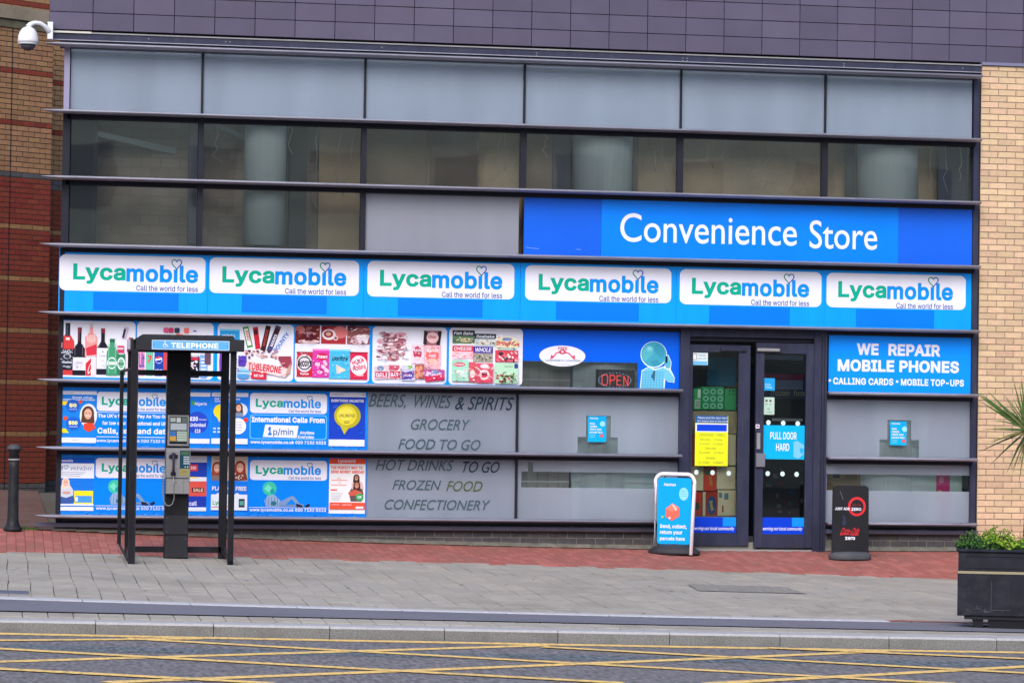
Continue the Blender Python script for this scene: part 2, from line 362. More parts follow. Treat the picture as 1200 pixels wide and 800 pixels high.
M_PAVE = pmat('grey_paver', (0.365, 0.332, 0.292), 0.9, var=0.07, scale=9, rnd=0.07, bump=0.1, bscale=140, dirt=(0.23, 0.205, 0.175), dirt_amt=0.75, dirt_scale=1.1)
M_PAVR = pmat('red_paver', (0.36, 0.122, 0.102), 0.9, var=0.1, scale=9, rnd=0.1, dirt=(0.25, 0.13, 0.105), dirt_amt=0.8, dirt_scale=1.4)
M_SAND = pmat('joint_sand', (0.12, 0.11, 0.095), 1.0, var=0.2, scale=20)
M_KERB = pmat('granite_kerb', (0.20, 0.198, 0.194), 0.85, var=0.32, scale=75, rnd=0.06, dirt=(0.09, 0.09, 0.085), dirt_amt=0.6, dirt_scale=3)
M_KTOP = pmat('pale_kerb_top', (0.38, 0.375, 0.39), 0.8, var=0.1, scale=30)
M_ROAD = pmat('asphalt', (0.170, 0.158, 0.166), 0.85, var=0.5, scale=30, stretch=(1, 0.25, 1), bump=0.3, bscale=120, dirt=(0.15, 0.14, 0.15), dirt_amt=0.5, dirt_scale=1.3)
M_ROAD2 = pmat('patched_asphalt', (0.12, 0.138, 0.155), 0.85, var=0.7, scale=30, stretch=(1, 0.25, 1), dirt=(0.11, 0.11, 0.12), dirt_amt=0.6, dirt_scale=3)
M_STRIP = pmat('smooth_asphalt', (0.17, 0.166, 0.20), 0.8, var=0.08, scale=30, dirt=(0.09, 0.088, 0.11), dirt_amt=0.4)
M_YEL = pmat('yellow_road_paint', (0.84, 0.55, 0.18), 0.75, var=0.15, scale=30, stretch=(1, 0.3, 1), dirt=(0.20, 0.175, 0.15), dirt_amt=0.8, dirt_scale=22)
M_BLK = pmat('black_paint', (0.018, 0.018, 0.022), 0.4, var=0.1)
M_WALLI = pmat('brown_interior_wall', (0.20, 0.165, 0.12), 0.9, var=0.12, scale=2)
M_INT = pmat('grey_interior', (0.36, 0.37, 0.37), 0.9, var=0.1, scale=2)
M_COLI = pmat('pale_teal_column', (0.72, 0.90, 0.93), 0.7, var=0.05, scale=4, stretch=(6, 6, 0.6))

XJ0, XJ1 = -5.25, 5.675
MX = [-3.67, -1.78, 0.105, 1.99, 3.76]
LZ = [5.61, 4.848, 4.093, 3.324, 2.55, 1.784, 1.016, 0.243]
XD0, XD1 = fx(795, 500), fx(967, 500)

# ------------------------------------------------------------ the ground
def sheet(name, x0, x1, ys, nx, zf, m, dz=0.0, kind='structure'):
    mb = MB(); vs = []; fs = []
    for y in ys:
        for i in range(nx + 1): x = x0 + (x1 - x0) * i / nx; vs.append((x, y, zf(x, y) + dz))
    for j in range(len(ys) - 1):
        for i in range(nx): a = j * (nx + 1) + i; fs.append((a, a + 1, a + nx + 2, a + nx + 1))
    mb.add(vs, fs, m); o = mb.build(name); tag(o, kind=kind); return o
gm = pmat('distant_ground', (0.12, 0.115, 0.11), 0.95, var=0.2, scale=0.4)
sheet('ground', -400, 400, [-400, -12, 0, 400], 4, lambda x, y: -0.75, gm)
sheet('road', -60, 60, [-32, -24, -18, -14, -12, -11.02], 60, RZ, M_ROAD)
pavement = sheet('pavement', -60, 60, [-10.99, -10.3, -9.4, -8.55, -6, -4, -2.1, -1, 0, 2, 6, 11, 20], 120, G, M_SAND, -0.016)
tag(pavement, 'pavement of grey and red block paving with dark joints')
BASE[pavement] = (0, 0, 0)
sheet('smooth_tarmac_strip', -60, 60, [-10.22, -8.82], 90, G, M_STRIP, 0.003)
sheet('patched_asphalt_strip', -40, 40, [-12.75, -12.25], 60, RZ, M_ROAD2, 0.0015)
sheet('side_alley_paving', -16, -5.3, [0.0, 2, 4, 8, 12], 20, G, pmat('alley_paving', (0.15, 0.085, 0.075), 0.95, var=0.25, scale=5, dirt=(0.2, 0.16, 0.14), dirt_amt=0.5), 0.004)

# paving blocks: the near ones as parts, the rest joined
def slope_rot(x, y):
    dzx = (G(x + 0.2, y) - G(x - 0.2, y)) / 0.4; dzy = (G(x, y + 0.15) - G(x, y - 0.15)) / 0.3
    return (math.atan(dzy), -math.atan(dzx), 0)
def block_mesh(name, w, d, h, m, c=0.004):
    mb = MB(); a, b = w / 2, d / 2
    vs = [(-a, -b, -h), (a, -b, -h), (a, b, -h), (-a, b, -h), (-a, -b, -c), (a, -b, -c), (a, b, -c), (-a, b, -c), (-a + c, -b + c, 0), (a - c, -b + c, 0), (a - c, b - c, 0), (-a + c, b - c, 0)]
    mb.add(vs, [(0, 1, 5, 4), (1, 2, 6, 5), (2, 3, 7, 6), (3, 0, 4, 7), (4, 5, 9, 8), (5, 6, 10, 9), (6, 7, 11, 10), (7, 4, 8, 11), (8, 9, 10, 11)], m)
    return mb
def add_block(mb, x, y, w, d, m, jig=0.0, c=0.004):
    z = [G(x - w / 2, y - d / 2), G(x + w / 2, y - d / 2), G(x + w / 2, y + d / 2), G(x - w / 2, y + d / 2)]; a, b = w / 2, d / 2; j = random.uniform(-jig, jig)
    P = [(-a, -b), (a, -b), (a, b), (-a, b)]; Q = [(-a + c, -b + c), (a - c, -b + c), (a - c, b - c), (-a + c, b - c)]
    vs = [(x + p[0], y + p[1], z[k] - 0.02) for k, p in enumerate(P)] + [(x + p[0], y + p[1], z[k] - c + j) for k, p in enumerate(P)] + [(x + p[0], y + p[1], z[k] + j) for k, p in enumerate(Q)]
    mb.add(vs, [(0, 1, 5, 4), (1, 2, 6, 5), (2, 3, 7, 6), (3, 0, 4, 7), (4, 5, 9, 8), (5, 6, 10, 9), (6, 7, 11, 10), (7, 4, 8, 11), (8, 9, 10, 11)], m)
M_PAVE2 = pmat('grey_paver_warm', (0.385, 0.345, 0.295), 0.9, var=0.07, scale=9, bump=0.1, bscale=140, dirt=(0.23, 0.205, 0.175), dirt_amt=0.75, dirt_scale=1.1)
M_PAVE3 = pmat('grey_paver_cool', (0.34, 0.315, 0.285), 0.9, var=0.07, scale=9, bump=0.1, bscale=140, dirt=(0.23, 0.205, 0.175), dirt_amt=0.75, dirt_scale=1.1)
bm_g = block_mesh('paver', 0.1945, 0.3955, 0.02, M_PAVE, 0.002).mesh('paver')
rest = MB(); cells = []
x = -14.0; ci = 0
while x < 14.0:
    off = random.choice([0, 0.2, 0.13, 0.3]); y = -8.52 + 0.2
    first = True; yy = -8.52 - off + 0.2
    while yy < -2.2:
        y0 = max(yy - 0.2, -8.52); y1 = min(yy + 0.2, -2.11)
        if y1 - y0 > 0.06: cells.append((x + 0.1 + 0.006 * math.sin(yy * 2.3 + ci * .7) + random.uniform(-.002, .002), (y0 + y1) / 2, y1 - y0))
        yy += 0.4
    x += 0.2; ci += 1
def seen(x, y): 
    d = np.array([x, y, -0.3]) - CAM; z = d @ FW; return abs(FPX * (d @ RT) / z) < 600
near = sorted([c for c in cells if seen(c[0], c[1]) and c[2] > 0.39 and c[1] < -5.8], key=lambda c: c[1])[:230]
ns = set(near)
for c in near: inst('paver', bm_g, pavement, (c[0], c[1], G(c[0], c[1]) + random.uniform(-0.002, 0.002)), slope_rot(c[0], c[1]))
for c in cells:
    if c not in ns: add_block(rest, c[0], c[1], 0.1945, c[2] - 0.003, random.choice([M_PAVE, M_PAVE, M_PAVE2, M_PAVE3]), 0.001, 0.002)
tag(rest.build('paver_field', pavement), kind='stuff')
red = MB()
M_PAVR2 = pmat('red_paver_bright', (0.40, 0.138, 0.116), 0.9, var=0.1, scale=9, dirt=(0.25, 0.13, 0.105), dirt_amt=0.7, dirt_scale=1.4)
x = -14.0; ci = 0
while x < 14.0:
    yy = -2.1 + 0.1 * (ci % 2) - 0.1
    while yy < 0.0:
        y0 = max(yy, -2.09); y1 = min(yy + 0.2, 0.05 if x > -5.3 else -0.02)
        if y1 - y0 > 0.05 and not (XD0 < x < XD1 and y1 > 0.02): add_block(red, x + 0.05, (y0 + y1) / 2, 0.097, y1 - y0 - 0.003, random.choice([M_PAVR, M_PAVR, M_PAVR2]), 0.001, 0.002)
        yy += 0.2
    x += 0.1; ci += 1
tag(red.build('red_paver_field', pavement), kind='stuff')
# row of blocks behind the kerb, pale edging stones, kerbstones
bm_k = block_mesh('edge_block', 0.194, 0.36, 0.02, M_PAVE).mesh('edge_block')
x = -7.0
while x < 7.2: inst('edge_block', bm_k, pavement, (x, -10.49, G(x, -10.49)), slope_rot(x, -10.49)); x += 0.2
bm_e = block_mesh('edging_stone', 0.905, 0.24, 0.02, pmat('pale_edging', (0.46, 0.46, 0.50), 0.8, var=0.1, scale=20)).mesh('edging_stone')
x = -9.3
while x < 9.4: inst('edging_stone', bm_e, pavement, (x, -8.68, G(x, -8.68) + 0.012), slope_rot(x, -8.68)); x += 0.915
kmb = MB(); a = 0.4545
kmb.box(-a, a, -0.15, 0.15, -0.3, -0.018, M_KERB)
kp = [(-0.15, -0.0179), (-0.135, 0.0), (0.15, 0.0), (0.15, -0.0179)]
kmb.prism(kp, -a, a, M_KTOP, axis='X'); kme = kmb.mesh('kerbstone')
xk = fx(112, 740, -11.0) + 0.4575 - 0.915 * 12
kerb = thing('kerb', (0, -11, 0), None, None); tag(kerb, kind='structure', label='granite kerb along the road edge')
for i in range(26):
    x = xk + 0.915 * i; inst('kerbstone', kme, kerb, (x, -10.85, pv(GK[0][1], x)), (0, 0.0145, 0))
# cover, patch and red tactile strip set in the paving
mb = MB(); xa, xb = fx(800, 692, -4.7), fx(925, 692, -4.7)
for i in range(1): 
    vs = [(xa, -5.4, G(xa, -5.4) + 0.006), (xb, -5.4, G(xb, -5.4) + 0.006), (xb, -4.5, G(xb, -4.5) + 0.006), (xa + 0.1, -4.5, G(xa, -4.5) + 0.006)]
    mb.add(vs, [(0, 1, 2, 3)], pmat('dark_patch', (0.25, 0.235, 0.215), 0.9, var=0.3, scale=14, dirt=(0.2, 0.19, 0.18), dirt_amt=0.7, dirt_scale=3))
tag(mb.build('asphalt_patch', at=(0, 0, 0)), kind='structure', label='dark asphalt patch in the grey paving before the door')
mb = MB(); xa, xb = fx(1046, 729, -8.9), 9.0
n = 10
vs = []
for i in range(n + 1): x = xa + (xb - xa) * i / n; vs += [(x, -8.81, G(x, -8.81) + 0.012), (x, -8.55, G(x, -8.55) + 0.012)]
mb.add(vs, [(2 * i, 2 * i + 2, 2 * i + 3, 2 * i + 1) for i in range(n)], M_PAVR)
tag(mb.build('red_edging_strip'), kind='structure')
mb = MB(); xa, xb = -7.5, fx(33, 692, -7.6); mb.hexa([(xa, -8.1, G(xa, -8.1) - .01), (xb, -8.1, G(xb, -8.1) - .01), (xb, -7.75, G(xb, -7.75) - .01), (xa, -7.75, G(xa, -7.75) - .01), (xa, -8.1, G(xa, -8.1) + .006), (xb, -8.1, G(xb, -8.1) + .006), (xb, -7.75, G(xb, -7.75) + .006), (xa, -7.75, G(xa, -7.75) + .006)], pmat('steel_cover', (0.16, 0.18, 0.24), 0.5, 0.4))
tag(mb.build('metal_cover', at=(0, 0, 0)), 'long blue grey metal cover in the paving at the left', 'cover')
# yellow box junction lines, each laid on the road
LN = [((-10, 741.3), (300, 749.6), (600, 753.9), (900, 759.6), (1210, 764.4)), ((-10, 775.8), (300, 766), (640, 756.2)), ((130, 800.5), (450, 785.5), (1040, 763.3)), ((830, 801), (1210, 780.6)), ((-10, 750.6), (235, 748.5)),
      ((150, 747.6), (600, 775), (1120, 800.5)), ((-10, 759.6), (300, 777.6), (730, 800.5)), ((-10, 783.6), (240, 797), (320, 801)), ((640, 757.5), (900, 775), (1210, 788.5)), ((900, 760.2), (1035, 764.2), (1210, 773.3))]
for k, ln in enumerate(LN):
    a, b = on_road(*ln[0]), on_road(*ln[-1]); mid = [on_road(*p) for p in ln[1:-1]]
    A = np.array([a[:2]] + [m[:2] for m in mid] + [b[:2]]); c = A.mean(0); u, s_, vt = np.linalg.svd(A - c); d = vt[0] if vt[0][0] > 0 else -vt[0]
    t0, t1 = min((A - c) @ d) - (3.0 if ln[0][0] < 0 else 0), max((A - c) @ d) + (3.0 if ln[-1][0] > 1200 else 0)
    w = 0.10 if k == 0 else 0.075; nrm = np.array([-d[1], d[0]]) * w; vs = []; n = 40
    for i in range(n + 1):
        p = c + d * (t0 + (t1 - t0) * i / n)
        for sg in (1, -1):
            q = p + nrm * sg; vs.append((q[0], q[1], RZ(q[0], q[1]) + 0.0035 + 0.0006 * k))
    mb = MB(); mb.add(vs, [(2 * i + 1, 2 * i + 3, 2 * i + 2, 2 * i) for i in range(n)], M_YEL)
    tag(mb.build('road_marking'), kind='structure', label='yellow line of the box junction')

# ------------------------------------------------------------ brick walls
def brick_me(name, L, H, m, D=0.05):
    mb = MB(); mb.box(-L / 2, L / 2, 0, D, -H / 2, H / 2, m, ch=0.004); return mb.mesh(name)
def brick_wall(parent, x0, x1, z0, z1, course, blen, rowmat, cap, phase=0.0, partrow=lambda z: True, mort=0.01, zo=0.0, px1=None):
    """local frame of parent: x along, front face at y=0"""
    cache = {}; left = MB(); n = 0; z = zo; row = 0
    while z < z1 - 0.01:
        if z + course > z0 + 0.005:
            za, zb = max(z, z0), min(z + course, z1); m = rowmat(z + course / 2, row)
            x = x0 - (blen / 2 if row % 2 else 0) - phase
            while x < x1 - 0.01:
                a, b = max(x, x0), min(x + blen, x1)
                if b - a > 0.03:
                    L, H = round(b - a - mort, 3), round(zb - za - mort, 3); cx, cz = (a + b) / 2, (za + zb) / 2
                    if H > 0.01:
                        if n < cap and partrow(cz) and (px1 is None or px1[0] < cx < px1[1]):
                            k = (L, H, m.name)
                            if k not in cache: cache[k] = brick_me('brick', L, H, m)
                            o = bpy.data.objects.new('brick', cache[k]); COL.objects.link(o); o.parent = parent; o.location = (cx, random.uniform(-0.0015, 0.0015), cz); n += 1
                        else: left.box(cx - L / 2, cx + L / 2, random.uniform(-0.0015, 0.0015), 0.05, cz - H / 2, cz + H / 2, m, ch=0.004)
                x += blen
        z += course; row += 1
    if left.v: tag(left.build('brickwork', parent, local=True), kind='stuff')
    return n
# buff brick wall right of the shop front
bw = thing('brick_wall', (5.692, -0.03, 0), 'pale buff brick wall right of the shop front behind the planter', 'wall')
mb = MB(); mb.box(0.002, 9, 0.006, 0.35, -0.3, 5.765, M_MORT); mb.build('mortar', bw, local=True)
brick_wall(bw, 0.0, 8.6, -0.24, 5.765, 0.075, 0.219, lambda z, r: M_YB, 300, phase=-0.0, zo=-0.296, px1=(-1, 0.75))
mb = MB(); mb.box(5.692, 14.6, -0.06, 0.1, 5.768, 5.803, pmat('lavender_flashing', (0.17, 0.17, 0.27), 0.4)); mb.build('flashing', bw)

# left building: brick front set back and turned away
def cam_pt(px, py, depth):
    r = ray(px, py); return CAM + r * (depth / (r @ FW))
cp = cam_pt(58, 330, 46); WA = RAD(47) - PSI
lb = thing('brick_building', (cp[0], cp[1], 0.12), 'banded orange and red brick building set back left of the shop', 'building', rz=WA)
bands = [6.62, 5.83, 4.24, 3.47, 2.68, 1.89, 1.10]
def rowm(z, r):
    z += 0.12
    for i, b in enumerate(bands):
        if abs(z - b) < 0.04: return M_RBAND if i < 2 else M_BAND
    if abs(z - 5.03) < 0.06: return M_SLATE
    if z < 0.335: return M_SLATE
    return M_YBO if z > 5.06 else M_RB
mb = MB(); mb.box(-7, -0.003, 0.006, 0.4, -0.3, 7.15, M_DMORT); mb.build('mortar', lb, local=True)
brick_wall(lb, -7.0, 0.0, 0.0, 7.15, 0.079, 0.222, rowm, 300, zo=-0.02, partrow=lambda z: z > 3.3, px1=(-1.35, 1), mort=0.011)
mb = MB(); mb.box(-7, 0.02, -0.06, 0.45, 7.28, 7.47, M_STONE); mb.build('coping', lb, local=True)
mb = MB(); mb.box(-7, 0.01, -0.02, 0.4, 7.15, 7.28, pmat('mossy_course', (0.11, 0.1, 0.07), 0.95, var=0.3, scale=5)); mb.build('weathered_course', lb, local=True)
mb = MB(); mb.box(-0.80, -0.785, -0.004, 0.01, 0.0, 7.15, M_DARK); mb.build('expansion_joint', lb, local=True)
mb = MB(); mb.box(-7, 2.5, 0.9, 1.2, -0.3, 10.5, M_DMORT); mb.build('upper_wall', lb, local=True)
up = thing('recessed_wall', (0, 0, 0), None, None)
bpy.data.objects.remove(up)
mbr = MB(); z = 0.0; r = 0
rr = random.Random(3)
while z < 10.3:
    x = -6.8 - (0.11 if r % 2 else 0); m = rowm(z + 0.04, r) if z < 7.2 else (M_RBAND if int((z - 7.2) / 0.079) % 10 == 5 else M_YBO)
    while x < 2.4:
        mbr.box(x, x + 0.211, 0.895 + rr.uniform(-.002, .002), 0.92, z, z + 0.068, m, ch=0.003); x += 0.222
    z += 0.079; r += 1
tag(mbr.build('recessed_brickwork', lb, local=True), kind='stuff')

# gum spots and small stains trodden into the paving
gs = MB(); rr = random.Random(9); GM1 = pmat('old_gum', (0.12, 0.115, 0.11), 0.9); GM2 = pmat('pale_gum', (0.40, 0.39, 0.37), 0.9)
for _ in range(170):
    x, y = rr.uniform(-7, 7), rr.uniform(-8.4, -.3); z = G(x, y) + .0035; r_ = rr.uniform(.008, .022); n_ = 7
    gs.add([(x + r_ * math.cos(6.283 * k / n_) * rr.uniform(.7, 1.2), y + r_ * 1.6 * math.sin(6.283 * k / n_), z) for k in range(n_)], [tuple(range(n_))], GM1 if rr.random() < .6 else GM2)
tag(gs.build('gum_spots', pavement), kind='stuff')

# ------------------------------------------------------------ the shop building
sh = thing('shop_building', (0, 0, 0), 'convenience store with louvred glass front below violet cladding', 'shop')
# carcass
mb = MB(); mb.box(-5.42, 14.6, 0.06, 0.5, 5.79, 9.0, M_JOINT); mb.box(-5.42, -5.4, 0.02, 0.5, 5.79, 9.0, M_TILE); mb.box(-4.95, -4.8, 0.5, 9, 5.79, 9.0, M_TILE)
mb.build('upper_wall', sh)
mb = MB(); mb.box(-5.25, -5.19, 0.03, 0.12, -0.3, 5.8, M_FRAME); mb.box(-5.19, -4.9, 0.08, 0.12, -0.3, 5.8, M_DARK); mb.box(-4.95, -4.85, 0.12, 9, -0.3, 5.8, M_FRAME); mb.build('side_wall', sh)
mb = MB(); mb.box(5.68, 5.8, 0.35, 9, -0.3, 5.79, M_INT); mb.box(-4.9, 5.8, 8.9, 9, -0.3, 5.79, M_INT); mb.box(-4.9, 5.8, 6.0, 9, 5.75, 5.79, M_INT); mb.box(5.8, 14.6, 0.5, 9, 5.75, 5.79, M_INT); mb.build('inner_wall', sh)  # roof slab stops short, an added opening for daylight
mb = MB(); mb.box(-4.85, 5.7, 0.02, 9, -0.3, 0.0, pmat('shop_floor', (0.25, 0.24, 0.22), 0.5)); mb.build('shop_floor', sh)
mb = MB(); mb.box(-4.85, 5.68, 0.3, 1.35, 3.2, 3.3, M_INT); mb.box(-4.85, 5.68, 5.5, 8.9, 3.2, 3.3, M_INT); mb.build('ceiling', sh)  # invented rooflight gap between the slabs lets daylight onto the stock
mb = MB()
M_BRI = pmat('brown_brick_reflection', (0.42, 0.36, 0.30), 0.9, var=0.15, scale=2)  # brick pattern paints a brick building's reflection onto the wall
t = M_BRI.node_tree; bk = t.nodes.new('ShaderNodeTexBrick'); bk.inputs['Scale'].default_value = 2.2; bk.inputs['Color1'].default_value = (1, 1, 1, 1); bk.inputs['Color2'].default_value = (0.82, 0.8, 0.78, 1); bk.inputs['Mortar'].default_value = (0.8, 0.8, 0.8, 1)
gg = t.nodes.new('ShaderNodeNewGeometry'); mpp = t.nodes.new('ShaderNodeMapping'); mpp.inputs['Rotation'].default_value = (RAD(90), 0, 0); t.links.new(gg.outputs['Position'], mpp.inputs[0]); t.links.new(mpp.outputs[0], bk.inputs['Vector'])
mxx = t.nodes.new('ShaderNodeMix'); mxx.data_type = 'RGBA'; mxx.blend_type = 'MULTIPLY'; mxx.inputs[0].default_value = 1.0
src = t.nodes['Principled BSDF'].inputs['Base Color'].links[0].from_socket; t.links.new(src, mxx.inputs[6]); t.links.new(bk.outputs[0], mxx.inputs[7]); t.links.new(mxx.outputs[2], t.nodes['Principled BSDF'].inputs['Base Color'])
mb.box(-5.18, MX[1] - .45, .8, .9, 3.3, 5.75, M_BRI); mb.box(MX[1] - .45, 5.68, 0.7, 0.8, 3.3, 5.75, pmat('olive_reflection_wall', (0.78, 0.64, 0.42), 0.9, var=0.25, scale=0.9, dirt=(0.45, 0.36, 0.25), dirt_amt=0.7, dirt_scale=1.1)); mb.box(-5.18, -4.9, .12, 0.9, 3.3, 3.31, M_INT); mb.build('upstairs_partition', sh)  # olive wall colour carries the reflection of stone buildings opposite
# cladding tiles
me = MB(); me.box(-0.2292, 0.2292, -0.02, 0.02, -0.0985, 0.0985, M_TILE, ch=0.003); tme = me.mesh('cladding_tile')
for r in range(6):
    for c in range(30):
        x0 = -4.934 + 0.46465 * c - 0.46465 / 2
        if r > 4 and False: continue
        if x0 > 8.2: break
        inst('cladding_tile', tme, sh, (x0, 0.0 + random.uniform(-0.002, 0.002), 5.80 + 0.1015 + 0.2035 * r), (random.uniform(-.004, .004), 0, 0))
    me2 = MB(); me2.box(-5.425, -5.17 + 0.0, -0.02, 0.02, 5.803 + 0.2035 * r, 5.803 + 0.2035 * r + 0.197, M_TILE, ch=0.003); me2.build('cladding_tile', sh)
mb = MB()
for r in range(5, 15):
    for c in range(44):
        x0 = -4.934 + 0.46465 * c - 0.2323; z = 5.9015 + 0.2035 * r
        if r == 5 and x0 <= 8.2: continue
        mb.box(x0 - .2292, x0 + .2292, -.02, .02, z - .0985, z + .0985, M_TILE)
for r in range(0, 5):
    for c in range(29, 44):
        x0 = -4.934 + 0.46465 * c - 0.2323; z = 5.9015 + 0.2035 * r; mb.box(x0 - .2292, x0 + .2292, -.02, .02, z - .0985, z + .0985, M_TILE)
tag(mb.build('cladding_field', sh), kind='stuff')
# rails over the glazing
mb = MB(); mb.box(-5.42, -4.95, -0.07, 0.05, 5.757, 5.778, pmat('chalky_trim', (0.55, 0.53, 0.48), 0.7)); mb.box(-4.95, 5.69, -0.06, 0.05, 5.757, 5.772, M_TRIM); mb.build('trim', sh)
mb = MB(); mb.box(-5.42, 5.69, -0.045, 0.05, 5.683, 5.756, M_FRAME); mb.box(-5.42, 5.69, -0.055, 0.05, 5.674, 5.683, M_LOUV); mb.build('top_channel', sh)  # pale lip paints the channel's lit bottom edge
mb = MB(); mb.box(-5.3, 5.69, -0.03, 0.05, 5.634, 5.662, M_FRAME); mb.box(-5.3, 5.69, 0.0, 0.05, 5.59, 5.634, M_DARK); mb.box(-5.2, 5.67, 0.051, 0.058, 5.56, 5.79, M_JOINT); mb.build('head_rail', sh)
bmb = MB(); bmb.lathe([(0.008, 0), (0.008, 0.006), (0.003, 0.009)], (0, 0, 0), M_TRIM, 8); bme = bmb.mesh('bolt')
for px, n in ((174, 1), (264, 1), (269, 1), (447, 1), (628, 2), (799.5, 2), (804.5, 2), (988, 2), (1127, 1)):
    X = fx(px, 55)
    for k in range(n): inst('bolt', bme, sh, (X, -0.045, 5.72 - 0.028 * k), (RAD(90), 0, 0))
# louvre blades
def louvre(x0, x1, z, tipl, name='louvre', a=0.115, b=0.022, m=None, yc=-0.16):
    n = 16; secs = []
    if tipl: secs += [(x0, 0.12, 0.12, 0.0), (x0 + 0.05, 0.45, 0.42, 0.0), (x0 + 0.12, 0.8, 0.75, 0), (x0 + 0.2, 1, 1, 0)]
    else: secs += [(x0, 1, 1, 0)]
    secs += [(x1, 1, 1, 0)]; vs = []; fs = []
    for x, sa, sb, _ in secs:
        for k in range(n):
            t_ = 2 * math.pi * k / n; dz = b * sb * math.sin(t_)
            vs.append((x, yc + a * sa * math.cos(t_), z - 0.0 + dz + (1 - sb) * b * 0.6))
    for i in range(len(secs) - 1):
        for k in range(n): j = (k + 1) % n; fs.append((i * n + k, i * n + j, (i + 1) * n + j, (i + 1) * n + k))
    fs += [tuple(range(n - 1, -1, -1)), tuple(range((len(secs) - 1) * n, len(secs) * n))]
    o = MB(); o.add(vs, [tuple(reversed(f)) for f in fs], m or M_LOUV, True); return o.build(name, sh)
for i, z in enumerate(LZ):
    if i < 5: louvre(-5.49, 5.635, z, True)
    else:
        louvre(-5.49, XD0 - 0.01, z, True); louvre(XD1 + 0.005, 5.625, z, False)
# transoms behind the blades, near-black to paint the recess shade under each blade
for i, z in enumerate(LZ[1:7]):
    mb = MB(); x1 = 5.62 if i < 4 else XD0
    mb.box(-5.2, x1, -0.035, 0.04, z - 0.07, z + 0.004, M_DARK)
    if i >= 4: mb.box(XD1, 5.62, -0.035, 0.04, z - 0.07, z + 0.004, M_DARK)
    mb.build('transom', sh)
M_LEDGE = pmat('ledge_metal', (0.085, 0.088, 0.135), 0.45, var=0.12, scale=3, dirt=(0.05, 0.05, 0.055), dirt_amt=0.6, dirt_scale=4)
# ledge and plinth under the glass
mb = MB(); mb.box(-5.2, XD0, 0.0, 0.05, 0.17, 0.243, M_JOINT); mb.box(XD1, 5.68, 0.0, 0.05, 0.17, 0.243, M_JOINT); mb.build('bottom_rail', sh)
mb = MB(); mb.box(-5.485, XD0 - 0.005, -0.1, 0.0, 0.118, 0.168, M_LEDGE, ch=0.005); mb.box(XD1 + 0.005, 5.672, -0.1, 0.0, 0.118, 0.168, M_LEDGE, ch=0.005); mb.build('ledge', sh)
mb = MB(); mb.box(-5.27, XD0, 0.0, 0.06, -0.3, 0.117, M_SMORT); mb.box(XD1, 5.688, 0.0, 0.06, -0.3, 0.117, M_SMORT); mb.build('plinth_mortar', sh)
pbm = brick_me('plinth_brick', 0.215, 0.064, M_SLATE)
for r in range(4):
    zc = 0.112 - 0.0375 - 0.075 * r; x = -5.27 + (0.1125 if r % 2 else 0.225) - 0.1125
    while x < 5.6:
        a, b = x, x + 0.225
        if (b < XD0 or a > XD1) and zc - 0.03 > G(x, 0) - 0.03 and b < 5.69: inst('plinth_brick', pbm, sh, (x + 0.1125, -0.004, zc))
        x += 0.225
mb = MB()
xs = np.linspace(-5.27, XD0, 30)
for a, b in zip(xs, xs[1:]): mb.prism([(-0.07, G(a, 0) + .004), (-0.005, G(a, 0) + 0.045), (0.02, G(a, 0) + 0.04), (0.02, G(a, 0) - 0.03)], a, b, M_SMORT, axis='X')
mb.build('mortar_fillet', sh)
mb = MB(); xs = np.linspace(XD1, 5.69, 10)
for a, b in zip(xs, xs[1:]): mb.prism([(-0.07, G(a, 0) + .004), (-0.005, G(a, 0) + 0.045), (0.02, G(a, 0) + 0.04), (0.02, G(a, 0) - 0.03)], a, b, M_SMORT, axis='X')
mb.build('mortar_fillet', sh)
# jambs and mullions
mb = MB(); mb.box(-5.25, -5.185, -0.035, 0.05, 4.85, 5.6, pmat('lavender_jamb', (0.27, 0.25, 0.38), 0.4)); mb.build('jamb', sh)
mb = MB(); mb.box(-5.25, -5.17, -0.035, 0.05, 3.33, 4.85, M_DARK); mb.box(-5.255, -5.2, -0.02, 0.05, 0.2, 3.33, M_DARK); mb.build('jamb', sh)
mb = MB(); mb.box(5.605, 5.672, -0.035, 0.05, 0.2, 5.6, M_FRAME); mb.box(5.672, 5.69, -0.01, 0.05, 0.1, 5.6, M_JOINT); mb.build('jamb', sh)
for i, X in enumerate(MX):
    mb = MB(); mb.box(X - 0.013, X + 0.013, -0.012, 0.05, 4.85, 5.6, M_DARK); mb.build('mullion', sh)
    if i in (0, 1): mb = MB(); mb.box(X - 0.035, X + 0.025, -0.04, 0.05, 3.33, 4.848, M_DARK); mb.build('mullion', sh)
    else: mb = MB(); mb.box(X - 0.04, X + 0.03, -0.04, 0.05, 4.098, 4.848, M_DARK); mb.build('mullion', sh)
mb = MB(); mb.box(0.06, 0.088, -0.02, 0.05, 0.25, 1.78, M_DARK); mb.build('mullion', sh)
# panes
def pane(name, x0, x1, z0, z1, m, y=0.012, t=0.012):
    o = MB(); o.box(x0, x1, y, y + t, z0, z1, m); return o.build(name, sh)
XS = [-5.185] + MX + [5.605]
for i in range(6):
    pane('frosted_pane', XS[i] + 0.013, XS[i + 1] - 0.013, 4.85, 5.6, F_TOP)
    pane('window_pane', XS[i] + 0.03, XS[i + 1] - 0.04, 4.098, 4.803, GLASS)
    if i < 2: pane('window_pane', XS[i] + 0.03, XS[i + 1] - 0.04, 3.33, 4.048, GLASS)
pane('grey_spandrel', XS[2] + 0.03, 0.06, 3.33, 4.048, M_GREYP, 0.0)
